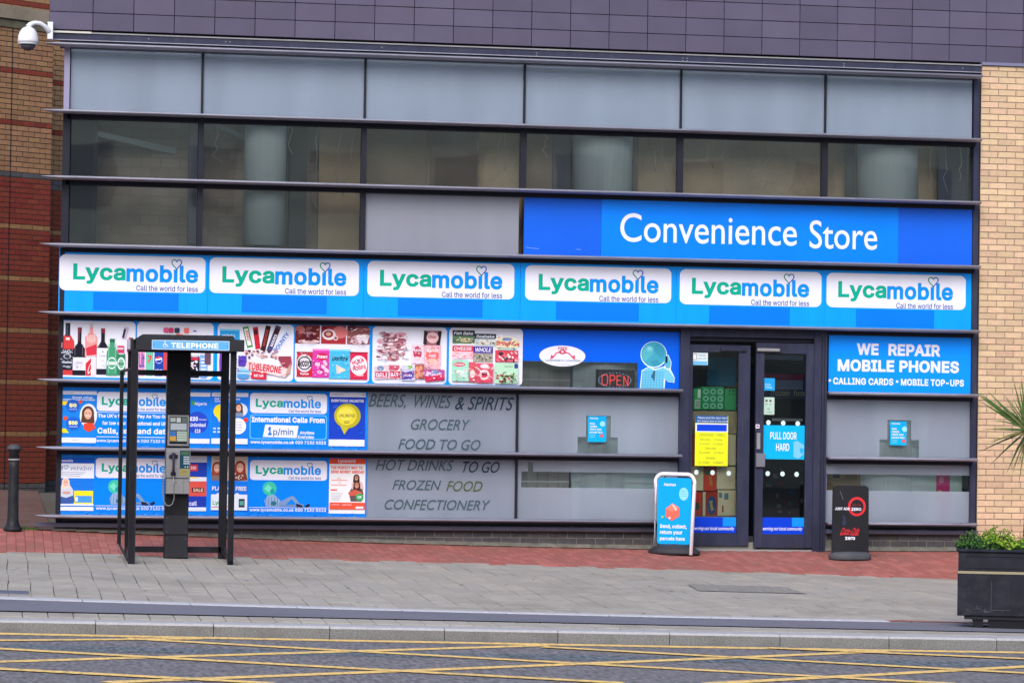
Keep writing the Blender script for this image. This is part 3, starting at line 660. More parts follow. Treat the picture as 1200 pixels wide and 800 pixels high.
# internal columns
for px, r, y in ((311, 0.245, 0.34), (706, 0.36, 0.44), (1040, 0.37, 0.45)):
    X = fx(px, 180, y); o = MB(); o.lathe([(r, 0.0), (r, 3.25)], (X, y, 0.0), M_COLI, 40); 
    if px > 400: o.build('round_column', sh)
    o = MB(); o.lathe([(r, 3.4), (r, 5.75)], (X, y, 0.0), M_COLI, 40); o.build('round_column', sh)
# upstairs bits seen through the glass
M_PIPE = pmat('blue_grey_pipe', (0.2, 0.3, 0.42), 0.5)
o = MB(); o.box(-5.05, -5.01, 0.15, 0.3, 3.4, 5.75, M_PIPE); o.build('pipe', sh)
o = MB(); o.box(fx(222, 180, .3), fx(231, 180, .3), 0.3, 0.5, 3.4, 5.75, pmat('violet_post', (0.16, 0.17, 0.25), 0.6)); o.build('post', sh)
o = MB(); o.box(fx(342, 180, .3), fx(362, 180, .3), 0.5, 0.7, 3.4, 5.0, pmat('dark_cabinet', (0.05, 0.05, 0.06), 0.6)); o.build('cabinet', sh)
o = MB()
for a, b, z0, z1 in ((-4.9, -3.75, 4.62, 4.55), (-3.5, -2.5, 4.75, 4.55)):
    o.hexa([(a, .2, z0), (b, .9, z1 - .1), (b, 1.0, z1 - .1), (a, .3, z0), (a, .2, z0 + .06), (b, .9, z1 - .02), (b, 1.0, z1 - .02), (a, .3, z0 + .06)], pmat('pale_duct', (0.4, 0.48, 0.5), 0.6))
o.build('ceiling_duct', sh)

# ------------------------------------------------------------ ground floor: glass, blinds and what stands behind
def low(x0p, x1p, y0p, y1p, m, name, ry=None, y=0.012, t=0.012):
    cx, cy = (x0p + x1p) / 2, (y0p + y1p) / 2
    return pane(name, fx(x0p, cy), fx(x1p, cy), fz(cx, y1p), fz(cx, y0p), m, y, t)
XA, XB = 0.09, XD0 - 0.0
# second bay from the door: clear strip, frosted film with cut-outs
def frosted_with_holes(x0, x1, z0, z1, holes, m, name='frosted_pane', y=0.010):
    """glass sheet, film in pieces round the cut-outs"""
    xs = sorted(set([x0, x1] + [h[0] for h in holes] + [h[1] for h in holes])); zs = sorted(set([z0, z1] + [h[2] for h in holes] + [h[3] for h in holes]))
    xs = [v for v in xs if x0 <= v <= x1]; zs = [v for v in zs if z0 <= v <= z1]; o = MB(); g = MB()
    for a, b in zip(xs, xs[1:]):
        for c, d in zip(zs, zs[1:]):
            mx_, mz_ = (a + b) / 2, (c + d) / 2
            hole = any(h[0] <= mx_ <= h[1] and h[2] <= mz_ <= h[3] for h in holes)
            o.add([(a, y, c), (b, y, c), (b, y, d), (a, y, d)], [(0, 1, 2, 3)], GLASS if hole else m)
    return o.build(name, sh)
def H(x0, x1, y0, y1):
    cx, cy = (x0 + x1) / 2, (y0 + y1) / 2; return (fx(x0, cy), fx(x1, cy), fz(cx, y1), fz(cx, y0))
frosted_with_holes(XA, XB, 1.02, 1.745, [H(677, 724, 512, 532), H(687, 716, 487, 512)], F_LOW)
frosted_with_holes(XA, XB, 0.25, 0.975, [H(611, 770, 553, 571.5), H(619, 625, 541, 553)], F_LOW)
XC = XD1 + 0.02
frosted_with_holes(XC, 5.605, 1.02, 1.745, [H(1031, 1077, 515, 536), H(1040, 1068, 492, 515)], F_LOW)
frosted_with_holes(XC, 5.605, 0.25, 0.975, [H(969, 1137, 556, 575)], F_LOW)
pane('window_pane', XA, XB, 1.79, 2.50, GLASS, 0.010, 0.003)
# grey film with worn lettering, left bay
xg0, xg1 = fx(430, 500), 0.06
pane('grey_film_pane', xg0, xg1, 1.02, 1.745, F_LOW, 0.012); pane('grey_film_pane', xg0, xg1, 0.25, 0.975, F_LOW, 0.012)
lt = thing('window_lettering', (fx(515, 530), 0.0, 1.0), 'faded dark capitals listing groceries on the grey window film', 'lettering')
CH = ink(72, 92, 102); CH2 = ink(40, 56, 74); CH3 = ink(84, 98, 66)  # last ink has a yellowish glass reflection mixed into its colour
A = Art(515, 500, 0.004)
def word(t, x0, x1, y0, y1, c=CH): A.text(t, x0, y0, x1, y1, c, 'lettering', 'soft', 0.28, lay=0)
s_ = 0.03
word('BEERS,', 431, 479, 462.5, 480); word('WINES', 481.5, 530, 463, 478); word('& SPIRITS', 532, 603, 464, 479.5, CH2)
word('GROCERY', 480, 551, 491, 503.5); word('FOOD TO GO', 467, 565, 514.5, 526.5)
word('HOT DRINKS', 441, 533, 539, 551.5); word('TO GO', 540, 588, 540, 553, CH2)
word('FROZEN', 461, 518, 562.5, 574); word('FOOD', 524, 568, 563, 575, CH3)
word('CONFECTIONERY', 451, 576, 585.3, 597); A.build(lt)
# pale counter units, shelving and stock inside
M_SH = pmat('shelf_panel', (0.62, 0.80, 0.80), 0.7, var=0.08, scale=3); M_SH2 = pmat('shelf_dark', (0.42, 0.43, 0.40), 0.7)
def shelf_unit(x0, x1, y, zt, label, dark=False):
    tt = thing('shelf_unit', ((x0 + x1) / 2, y, 0), label, 'shelf')
    o = MB(); o.box(x0, x1, y, y + 0.04, 0.0, zt, M_SH2 if dark else M_SH); o.build('back_panel', tt)
    z = 0.2
    while z < zt: o = MB(); o.box(x0, x1, y - 0.02, y, z, z + 0.02, pmat('shelf_edge', (0.6, 0.65, 0.65), 0.5)); o.build('shelf_rail', tt); z += 0.24
    n = int((x1 - x0) / 0.12)
    if dark:
        for k in range(1, n): o = MB(); xx = x0 + (x1 - x0) * k / n; o.box(xx - 0.006, xx + 0.006, y - 0.012, y - 0.001, 0.0, zt, M_INT); o.build('upright', tt)
    return tt
shelf_unit(0.12, fx(663, 500, .5), 0.26, 2.6, 'dark slatted shelf backs seen in the narrow clear strip beside the counter', True)
shelf_unit(fx(665, 500, .5), fx(770, 500, .5), 0.2, 2.3, 'pale teal shelf backs behind the frosted window left of the door')
shelf_unit(fx(1012, 500, .5), fx(1078, 500, .5), 0.2, 1.9, 'pale teal shelf backs behind the frosted window right of the door')
# bulk of the shop: shelves further in
def gondola(x, y0, y1, label):
    tt = thing('shelving_row', (x, (y0 + y1) / 2, 0), label, 'shelving')
    o = MB(); o.box(x - 0.3, x + 0.3, y0, y1, 0.0, 0.2, M_SH2); o.box(x - 0.03, x + 0.03, y0, y1, 0.2, 1.9, M_SH2); o.build('frame', tt)
    cols = [(150, 40, 40), (200, 150, 60), (60, 90, 150), (190, 190, 190), (60, 120, 70), (170, 80, 130)]
    for k in range(5):
        o = MB(); o.box(x - 0.3, x + 0.3, y0, y1, 0.2 + 0.36 * k, 0.22 + 0.36 * k, M_SH); o.build('shelf', tt)
        o = MB(); yy = y0 + 0.02; rr = random.Random(int(x * 10) + k)
        while yy < y1 - 0.15: w = rr.uniform(0.08, 0.2); o.box(x - 0.27, x + 0.27, yy, yy + w - 0.01, 0.221 + 0.36 * k, 0.221 + 0.36 * k + rr.uniform(0.15, 0.3), ink(*rr.choice(cols))); yy += w
        tag(o.build('stock', tt), kind='stuff')
gondola(2.35, 2.6, 5.5, 'rows of stock deep inside behind the left door'); gondola(3.9, 2.6, 5.5, 'rows of stock deep inside behind the right door')
M_BACK = pmat('dark_backdrop', (0.03, 0.032, 0.04), 0.8)

# loose wires and dangling strips of film behind the upstairs glass
rr = random.Random(21); WM = pmat('pale_wire', (0.62, 0.62, 0.58), 0.6)
for px in (255, 340, 372, 398, 412, 560, 585, 592, 606, 640, 765, 778, 830, 848, 900, 930, 985, 1090, 1108, 1125):
    w_ = MB(); X = fx(px, 180, .2); zt_ = 4.8; L_ = rr.uniform(.25, .65) if px > 420 else rr.uniform(.3, 1.2); pts = []; 
    for k in range(7): t_ = k / 6; pts.append((X + rr.uniform(-.03, .03) + rr.uniform(-.06, .06) * t_, .2 + rr.uniform(-.02, .02), zt_ - L_ * t_))
    w_.tube(pts, .004, WM, 4); w_.build('wire', sh)
for a_, b_, y_, m_ in ((614, 648, .5, (0.34, 0.26, 0.19)), (648, 668, .45, (0.16, 0.17, 0.2)), (742, 748, .4, (0.2, 0.17, 0.15)), (992, 1002, .5, (0.12, 0.16, 0.17)), (1100, 1138, .45, (0.10, 0.11, 0.18)), (430, 500, .6, (0.36, 0.29, 0.2)), (505, 560, .55, (0.27, 0.22, 0.17))):
    w_ = MB(); w_.box(fx(a_, 190, y_), fx(b_, 190, y_), y_, y_ + .05, 3.3, 5.7, pmat('upstairs_board_%d' % a_, m_, 0.8, var=0.15, scale=2)); w_.build('upstairs_board', sh)

# ------------------------------------------------------------ signs, vinyl and posters
BLUE = (0, 140, 250); WHITE = (226, 226, 240); GREEN = (0, 165, 140); LBLUE = (0, 140, 232); NAVY = (28, 70, 150); WARM = (235, 232, 236)
def sheet_of(art, x0, y0, x1, y1, col, part='sheet', r=None):
    if r: art.rrect(x0, y0, x1, y1, r, col, part)
    else: art.rect(x0, y0, x1, y1, col, part)
def board(parent, X0, X1, Z0, Z1, m, y0=-0.018, y1=0.01, name='backboard'):
    o = MB(); o.box(X0, X1, y0, y1, Z0, Z1, m); return o.build(name, parent)
B_SIGN = pmat('sign_blue', srgb(0, 152, 250), 0.35, var=0.06, scale=1.5, stretch=(3, 1, .5))
B_SIGN2 = pmat('sign_royal_blue', srgb(0, 124, 240), 0.3, var=0.05, scale=1.5); B_SIGN3 = pmat('sign_deep_blue', srgb(20, 94, 216), 0.3, var=0.06, scale=1)
# the long shop sign
cs = thing('shop_sign', (fx(877, 270), 0, fz(877, 290)), 'royal blue sign reading Convenience Store in white letters', 'sign')
xa, xb, xc_, xd = 0.12, fx(704, 270), fx(1052, 275), 5.6
board(cs, xa, xb, 3.345, 4.05, B_SIGN3); board(cs, xb + 0.002, xc_, 3.33, 4.05, B_SIGN2, -0.022); board(cs, xc_ + 0.002, xd, 3.345, 4.05, B_SIGN3)
A = Art(878, 272, -0.023)
A.text('Convenience', 728, 253.5, 934, 287, WHITE, 'lettering', 'soft', lay=0); A.text('Store', 949, 256, 1029, 289.3, WHITE, 'lettering', 'soft', lay=0); A.build(cs)
A = Art(630, 291, -0.019); A.line([(616, 290), (623, 291), (632, 291.5)], 0.7, (110, 150, 235), 'scratch'); A.line([(675, 291), (681, 291.2)], 0.8, (110, 150, 235), 'scratch'); A.build(cs)
# six network signs in a row
SG = [(70, 241, 299.6, 341.7), (246, 421, 303.4, 345), (431, 603, 307.5, 349), (616, 787, 312.6, 353.4), (797, 963, 317, 358), (969, 1132, 321.3, 361.5)]
SE = [69, 243.5, 426, 609.5, 792, 965.5, 1138]; TX = [(-69.5, 77), (-72.7, 72.7), (-71.5, 72), (-70, 70.5), (-69, 68.5), (-68, 66.5)]; DR = [(-45.5, 54.5), (-49.5, 50), (-50, 49), (-49.5, 47.5), (-48.5, 46), (-47, 44.5)]
def logo(A, cx, cy, x0, x1, k=1.0, g=GREEN, b=LBLUE, tag_=True, bold=0.03):
    w = x1 - x0; xm = x0 + w * 0.418
    A.text('Lyca', x0, cy - 10.5 * k, xm, cy + 13 * k, g, 'lettering', bold, lay=3)
    A.text('mob\u0131le', xm + 0.8 * k, cy - 10.5 * k, x1, cy + 9.6 * k, b, 'lettering', bold, lay=3)
    if tag_: A.text('Call the world for less', x0 + w * 0.505, cy + 13.2 * k, x1, cy + 19.8 * k, NAVY, 'lettering', 0.008, lay=3)
    A.heart(x0 + w * 0.826, cy - 11.5 * k, 11.5 * k, 11.5 * k, 1.2 * k, (0, 130, 110), (20, 80, 190))
pos = ['leftmost of the six above the bottle poster', 'second from the left', 'third from the left under the grey spandrel', 'fourth from the left', 'fifth from the left above the shop door', 'rightmost of the six above the phone repair sign']
for i, (x0, x1, y0, y1) in enumerate(SG):
    cx, cy = (x0 + x1) / 2, (y0 + y1) / 2; X0, X1 = fx(SE[i], cy), fx(SE[i + 1], cy)
    if i == 5: X1 = 5.6
    t = thing('network_sign', ((X0 + X1) / 2, 0, 2.56), 'white and blue phone network sign, ' + pos[i], 'sign', 'phone network signs in a row over the shop front')
    board(t, X0 + (0.002 if i else 0), X1, 2.56, 3.325, B_SIGN)
    A = Art(cx, cy, -0.019); A.rrect(x0, y0, x1, y1, 7, WHITE, 'white_panel', lay=1); A.rect(cx + DR[i][0], y1 + 1.5, cx + DR[i][1], y1 + 22, (0, 118, 240), 'blue_patch', lay=1)
    logo(A, cx, cy, cx + TX[i][0], cx + TX[i][1]); A.build(t)
# repair sign right of the door
rp = thing('repair_sign', (fx(1055, 425), 0, 1.79), 'bright blue sign offering phone repairs, calling cards and top-ups', 'sign')
board(rp, XD1 + 0.03, 5.6, 1.79, 2.525, pmat('repair_blue', srgb(0, 142, 255), 0.35, var=0.02, scale=1))
A = Art(1054, 426, -0.019)
A.text('WE', 1004, 403, 1029.5, 416.5, WHITE, 'lettering', 0.035, lay=0); A.text('REPAIR', 1041, 403, 1102, 416.8, WHITE, 'lettering', 0.035, lay=0)
A.text('MOBILE', 982, 422, 1048, 436, WHITE, 'lettering', 0.035, lay=0); A.text('PHONES', 1054, 422, 1124, 436, WHITE, 'lettering', 0.035, lay=0)
A.text('CALLING CARDS', 977, 443.5, 1047, 451.5, WHITE, 'lettering', 0.03, lay=0); A.text('MOBILE TOP-UPS', 1056, 443.5, 1130, 451.5, WHITE, 'lettering', 0.03, lay=0)
A.ell(973, 447, 1.5, 1.5, WHITE, 'lettering', lay=0); A.ell(1051.5, 447, 1.5, 1.5, WHITE, 'lettering', lay=0); A.build(rp)
# product picture panels
PP = [(69, 158.5, 376.2, 442), (160.5, 250, 377.8, 444), (255, 344, 379.6, 446), (345.7, 433, 381.3, 447.6), (436.5, 523.5, 383, 449.5), (526.3, 612.5, 384.3, 451)]
PL = [('picture panel of spirit, wine and beer bottles at the left end', [66, 159.5]), ('picture panel of soft drinks partly behind the telephone hood', [159.5, 252.5]), ('picture panel of chocolate bars and a long triangular box', [252.5, 345]),
      ('picture panel of coffee cups over four crisp packets', [345, 434.8]), ('picture panel of biscuits and snack boxes', [434.8, 525]), ('picture panel of frozen food and cereal boxes', [525, 615])]
def bottle(A, x0, x1, yt, yb, col, lab=None, neck=0.3, sh=0.35, cap=None, lc=WHITE):
    w = x1 - x0; c = (x0 + x1) / 2; n = w * neck / 2; h = yb - yt; ys = yt + h * sh
    A.poly([(c - n, yt), (c + n, yt), (c + n, ys - h * .1), (x1, ys + h * .05), (x1, yb), (x0, yb), (x0, ys + h * .05), (c - n, ys - h * .1)], col)
    if cap: A.rect(c - n * 1.1, yt - .5, c + n * 1.1, yt + h * .09, cap)
    if lab: A.rect(x0 + .3, lab[0], x1 - .3, lab[1], lc)
def can(A, x0, x1, y0, y1, col, top=(190, 195, 205)):
    A.poly([(x0 + 1, y0), (x1 - 1, y0), (x1, y0 + 2), (x1, y1 - 1.5), (x1 - 1, y1), (x0 + 1, y1), (x0, y1 - 1.5), (x0, y0 + 2)], col); A.ell((x0 + x1) / 2, y0 + .9, (x1 - x0) / 2 - 1, 1, top)
def rq(A, cx, cy, w, h, a, col, part='artwork'):
    c, d = math.cos(RAD(a)), math.sin(RAD(a)); A.poly([(cx + x * c - y * d, cy + x * d + y * c) for x, y in ((-w / 2, -h / 2), (w / 2, -h / 2), (w / 2, h / 2), (-w / 2, h / 2))], col)
def packet(A, x0, y0, x1, y1, col, top=None):
    A.poly([(x0, y0), (x1, y0), (x1 - .6, y0 + 2), (x1, (y0 + y1) / 2), (x1 - .5, y1 - 2), (x1, y1), (x0, y1), (x0 + .6, y1 - 2), (x0, (y0 + y1) / 2), (x0 + .5, y0 + 2)], col)
    if top: A.rect(x0, y0, x1, y0 + 2, top)
def flecks(A, x0, y0, x1, y1, n, cols, w=(.8, 3), h=(.5, 1.6), seed=1):
    rr = random.Random(seed)
    for _ in range(n):
        x, y = rr.uniform(x0, x1), rr.uniform(y0, y1); a, b, t = rr.uniform(*w), rr.uniform(*h), rr.uniform(-.5, .5)
        A.poly([(x - a / 2, y - b / 2 + t), (x + a / 2, y - b / 2 - t), (x + a / 2, y + b / 2 - t), (x - a / 2, y + b / 2 + t)], rr.choice(cols))
def shine(A, xs, y0, y1, c=(200, 200, 214), w=.8):
    for x in xs: A.rect(x, y0, x + w, y1, c)
def p1(A):
    bottle(A, 70.8, 87, 379.5, 440, (205, 60, 62), (409.5, 434), .32, .3, None, (30, 32, 46)); A.rect(76.6, 379, 82, 394, (40, 48, 66)); A.rect(77, 396, 81.5, 399, (225, 215, 215))
    A.ell(79, 418, 4.5, 3.2, (180, 185, 205)); A.ell(79, 418, 3.2, 2.1, (50, 52, 66)); A.text('JACK', 72, 410.5, 86, 414.5, WHITE, 'lettering', .02); A.rect(73, 424, 85, 426, (190, 195, 210)); A.rect(74, 429, 84, 430.5, (150, 155, 170))
    bottle(A, 85.3, 100.8, 384.5, 440, (30, 26, 38), (419, 434), .28, .42, (120, 40, 60)); A.text('wine', 89, 423, 97, 427, (150, 130, 150), 'lettering'); A.text('N 7', 90, 428.5, 96, 431, (120, 100, 130), 'lettering')
    bottle(A, 99.5, 114, 379.5, 418, (225, 150, 150), None, .26, .36, (200, 195, 205)); A.poly([(100.5, 408), (113, 403), (114, 415), (102, 417)], (205, 52, 72)); A.ell(107, 397, 6, 5, (232, 180, 178))
    can(A, 100.6, 112, 417, 441, (226, 214, 222)); A.poly([(100.8, 426), (107, 419.5), (107, 440), (100.8, 440)], (205, 40, 58)); A.text('C', 102, 424, 110, 438, (240, 235, 240), 'lettering', .0, .3)
    bottle(A, 113.2, 127.6, 385, 438.5, (30, 28, 44), (407.6, 432), .3, .38, (140, 40, 66)); A.ell(120.5, 412, .9, .9, (90, 90, 110)); A.text('Casillo', 116, 415, 125, 418, (120, 110, 130), 'lettering')
    bottle(A, 125, 137.8, 397, 439.5, (66, 150, 112), None, .42, .3, (40, 105, 80)); A.ell(131.4, 425, 5.6, 7, (226, 236, 232)); A.ell(131.4, 425, 4.4, 5.6, (90, 160, 130)); A.rect(125.6, 423.5, 137.3, 427, (230, 236, 235))
    can(A, 137.5, 147, 413, 439, (50, 118, 86)); A.ell(142.3, 425.5, 4.6, 7.5, (214, 232, 226)); A.ell(142.3, 425.5, 3.2, 5.6, (120, 176, 150)); A.text('lager', 138.6, 424, 146, 427.5, (30, 80, 60), 'lettering', .02)
    rq(A, 146.5, 389.5, 5, 14, 12, (196, 180, 205)); rq(A, 145, 390, 2.6, 11, 12, (40, 36, 56)); A.rect(137.5, 404.5, 145.5, 413, (196, 56, 96)); A.text('beer', 138, 406, 145, 409, WHITE, 'lettering', .02)
    bottle(A, 148.5, 156, 395, 438, (236, 176, 190), (415, 430), .4, .3, (220, 40, 60))
    shine(A, (72.2,), 402, 408, (235, 150, 150)); shine(A, (87.5, 96.5), 404, 417, (96, 90, 110)); shine(A, (115.5, 125), 404, 407, (110, 104, 124)); shine(A, (127, 135), 402, 437, (130, 200, 165)); shine(A, (102, 110), 386, 400, (245, 214, 214)); shine(A, (78,), 381, 393, (110, 120, 140), .6); shine(A, (92,), 386, 400, (170, 90, 110), .6)
    flecks(A, 71.5, 411, 86.5, 433, 46, [(190, 195, 210), (150, 152, 168), (30, 30, 40), (90, 92, 106)], (1, 4), (.3, .7), 3); flecks(A, 87, 421, 99, 432, 10, [(150, 140, 160), (190, 184, 200)], (1, 4), (.3, .5), 4); flecks(A, 115, 420, 126, 431, 12, [(170, 165, 180), (200, 194, 208)], (1, 5), (.3, .5), 5)
def p2(A):
    cl = [(240, 150, 190), (110, 190, 165), (28, 66, 160), (40, 140, 220), (235, 60, 70), (245, 200, 60)]
    for x, w, c in ((163, 7, 0), (171, 9, 1), (181, 11, 2), (192, 5, 4)): can(A, x, x + w, 411, 441, cl[c])
    A.ell(186.3, 422, 4.2, 4.2, (225, 225, 235)); A.poly([(182.4, 421), (190.3, 419), (188, 418), (184, 418)], (215, 40, 60)); A.poly([(182.3, 423), (190.2, 421.5), (189, 425), (184.5, 425.6)], (25, 60, 165)); A.text('PEPSI', 182, 433, 190.5, 437, WHITE, 'lettering', .03)
    A.text('7', 173, 417, 178, 425, (230, 60, 60), 'lettering', .03); A.text('Lilt', 163.5, 414, 169.5, 431, (60, 80, 170), 'lettering', .02)
    for x in range(170, 250, 9): A.rect(x, 403, x + 6, 409, random.choice([(240, 100, 140), (225, 60, 80), (235, 190, 205), (90, 160, 220)]))
    can(A, 222.5, 234, 416, 442, (30, 28, 44)); 
    for _ in range(14): xx, yy = random.uniform(223.5, 232), random.uniform(420, 440); rq(A, xx, yy, 1.4, 3.4, random.uniform(0, 180), (226, 214, 222))
    A.rect(223.5, 418, 233, 421.5, (190, 50, 80)); can(A, 234.5, 243, 414, 442, (110, 160, 225)); 
    for k in range(5): A.rect(235.5, 419 + 4 * k, 242, 421 + 4 * k, (215, 222, 240))
    A.rect(225, 404, 230.5, 411, (60, 120, 200)); bottle(A, 240, 247, 392, 426, (100, 70, 90), None, .4, .3)
    for x, c in ((191, (200, 90, 130)), (197, (190, 60, 100)), (204, (46, 56, 80)), (215, (235, 110, 100))): A.rrect(x, 384, x + 6, 390, 1.5, c)
    A.rect(226, 386.5, 229.5, 388, (80, 90, 190)); A.rect(206, 391, 214, 412, (235, 120, 90)); A.rect(196, 392, 202, 412, (120, 190, 120))
def p3(A):
    packet(A, 257, 386, 281, 412, (40, 150, 215), (120, 200, 235)); A.text('minis', 260, 392, 275, 396, WHITE, 'lettering', .02)
    rq(A, 290, 395, 7, 25, -14, (60, 150, 80)); rq(A, 290, 395, 4.4, 20, -14, (236, 228, 232)); A.text('AERO', 284, 391, 296, 395, (200, 50, 70), 'lettering', .02, rot=RAD(76))
    rq(A, 300.5, 396, 6, 26, -8, (200, 34, 56)); rq(A, 299, 389, 5, 6, -8, (90, 20, 34)); rq(A, 311, 396, 6, 30, 12, (52, 30, 34)); A.text('SNICKER', 301, 394, 321, 397, (190, 70, 60), 'lettering', .02, rot=RAD(-78))
    rq(A, 320.5, 396.5, 6.5, 32, 20, (70, 70, 110)); rq(A, 323, 389, 5, 10, 20, (66, 26, 32)); A.text('MARS', 313, 396.5, 328, 400, (230, 226, 238), 'lettering', .02, rot=RAD(-68))
    rq(A, 329.5, 400, 7, 35, 33, (206, 216, 238)); A.text('BOUNTY', 316, 398, 343, 402.5, (30, 70, 170), 'lettering', .02, rot=RAD(-55))
    for _ in range(46): A.rect(*(lambda x, y: (x, y, x + random.uniform(1.5, 4), y + random.uniform(1, 2.6)))(random.uniform(286, 322), random.uniform(410, 418)), random.choice([(90, 34, 44), (190, 120, 130), (226, 200, 208), (130, 60, 60), (236, 190, 180)]))
    packet(A, 257, 411, 265.5, 440, (112, 60, 170)); packet(A, 279, 417, 289, 429, (88, 60, 175)); A.poly([(326, 417), (341, 416.5), (342, 425), (337, 438), (326, 420)], (150, 60, 80))
    A.poly([(291, 421.5), (337, 431), (334, 441.5), (286.5, 432)], (238, 206, 206)); A.poly([(337, 431), (341, 424.5), (340, 436), (334, 441.5)], (196, 150, 130)); A.text('TOBLERONE', 290.5, 426.5, 330, 435, (206, 44, 70), 'lettering', .035, rot=RAD(6))
    A.ell(285, 434.5, 7, 3.4, (150, 195, 225)); A.rect(278, 434.5, 292, 441.5, (96, 160, 215)); A.ell(285, 441.5, 7, 2.6, (80, 145, 205)); A.rect(278, 436.5, 292, 438, (190, 215, 235)); rq(A, 303.5, 439.8, 18, 8, 3, (208, 40, 60)); A.text('kit kat', 298, 438, 309, 441.5, WHITE, 'lettering', .02)
    packet(A, 256, 397, 262, 409, (222, 232, 240))
def p4(A):
    A.rrect(345.7, 381.3, 433, 403, 4.5, (120, 52, 56), corners=(1, 1, 0, 0))
    for x0, x1, c in ((346, 374.5, (112, 40, 42)), (376, 405, (170, 48, 58)), (406.3, 432.6, (150, 92, 92))): A.rect(x0, 383, x1, 403, c)
    A.rect(374.5, 381.3, 376, 403, WHITE); A.rect(405, 381.3, 406.3, 403, WHITE)
    for x, y, r, c in ((351, 387, 6, (200, 120, 120)), (398, 389, 9, (220, 120, 120)), (380, 386, 4, (140, 20, 40)), (412, 384, 5, (90, 50, 60)), (418, 398, 7, (210, 170, 180))): A.ell(x, y, r, r * .8, c)
    A.ell(362, 400.5, 13, 2.2, (226, 200, 206)); A.poly([(355, 391), (368, 391), (366, 400), (357.5, 400)], (92, 34, 56)); A.ell(361.5, 391, 6.5, 1.6, (190, 140, 150)); A.ring(369, 394.5, 1.6, 2.4, (92, 34, 56), n=12)
    for k in range(3): A.line([(360 + 2 * k, 389), (358.5 + 2 * k, 386), (361 + 2 * k, 383.4)], .7, (190, 140, 140))
    A.ell(385, 392, 8, 6.4, (236, 220, 226)); A.ell(384.5, 391.5, 5.6, 4.2, (150, 60, 60)); A.ell(384.5, 391.3, 3, 2.2, (225, 170, 150)); A.ring(393, 396, 1.6, 3, (220, 200, 206), n=12)
    A.poly([(417, 393), (432.6, 393), (430, 402), (420, 402)], (235, 226, 234)); A.ell(425, 393, 8, 1.8, (250, 244, 248))
    packet(A, 347.5, 412.6, 367.5, 442, (196, 40, 56), (150, 60, 80)); A.ell(357, 426, 9, 10.5, (214, 208, 216)); A.ring(357, 426, 6.5, 8, (80, 76, 88)); A.text("McCOY'S", 349, 423, 366, 430, (36, 34, 46), 'lettering', .045); A.text('flame', 352, 437, 362, 439.6, WHITE, 'lettering', .02)
    packet(A, 366, 409, 386.5, 442.5, (208, 60, 160), (235, 130, 200)); A.ell(377.5, 418, 7.6, 4.4, (196, 34, 78)); A.text('Prawn', 371, 416, 384, 420, WHITE, 'lettering', .03, .2)
    for x, y in ((372, 427), (379, 430), (383, 434), (375, 436), (381, 425)): A.ell(x, y, 3.2, 2.1, (244, 196, 214), rot=random.random())
    packet(A, 385.5, 409, 410.5, 443.5, (70, 180, 222), (130, 210, 238)); A.text('Doritos', 389, 417, 408, 422.5, (26, 40, 66), 'lettering', .03, .2); A.poly([(394, 427), (406, 433), (395, 438.5)], (226, 196, 176)); A.poly([(397, 429), (404, 433), (397.5, 436)], (238, 214, 190))
    packet(A, 410, 411.8, 431, 444, (208, 40, 78), (160, 30, 60)); A.ell(420.5, 427.5, 10, 11.5, (226, 222, 234)); A.text('HULA', 412.5, 420.5, 427, 425.5, (208, 40, 70), 'lettering', .03, rot=RAD(-18)); A.text('HOOPS', 413.5, 428, 429, 433, (208, 40, 70), 'lettering', .03, rot=RAD(-12)); A.ell(422, 439, 4.5, 1, (250, 190, 190))
    flecks(A, 348, 414, 366, 441, 20, [(120, 30, 44), (226, 190, 196), (60, 56, 66)], (.6, 2.4), (.4, 1), 8); flecks(A, 367, 422, 386, 441, 26, [(236, 150, 205), (250, 220, 232), (170, 40, 130)], (.8, 3), (.5, 1.4), 9); flecks(A, 387, 411, 410, 442, 24, [(120, 206, 236), (40, 150, 200), (230, 240, 245)], (.8, 3), (.4, 1), 10); flecks(A, 412, 413, 430, 443, 18, [(236, 110, 130), (160, 24, 56)], (.6, 2.2), (.5, 1.2), 11)
    flecks(A, 347, 384, 374, 402, 30, [(80, 24, 30), (170, 90, 84), (210, 150, 140)], (1, 4), (.5, 1.6), 12); flecks(A, 407, 384, 432, 402, 30, [(110, 60, 64), (190, 140, 140), (226, 200, 206)], (1, 4), (.5, 1.6), 13)
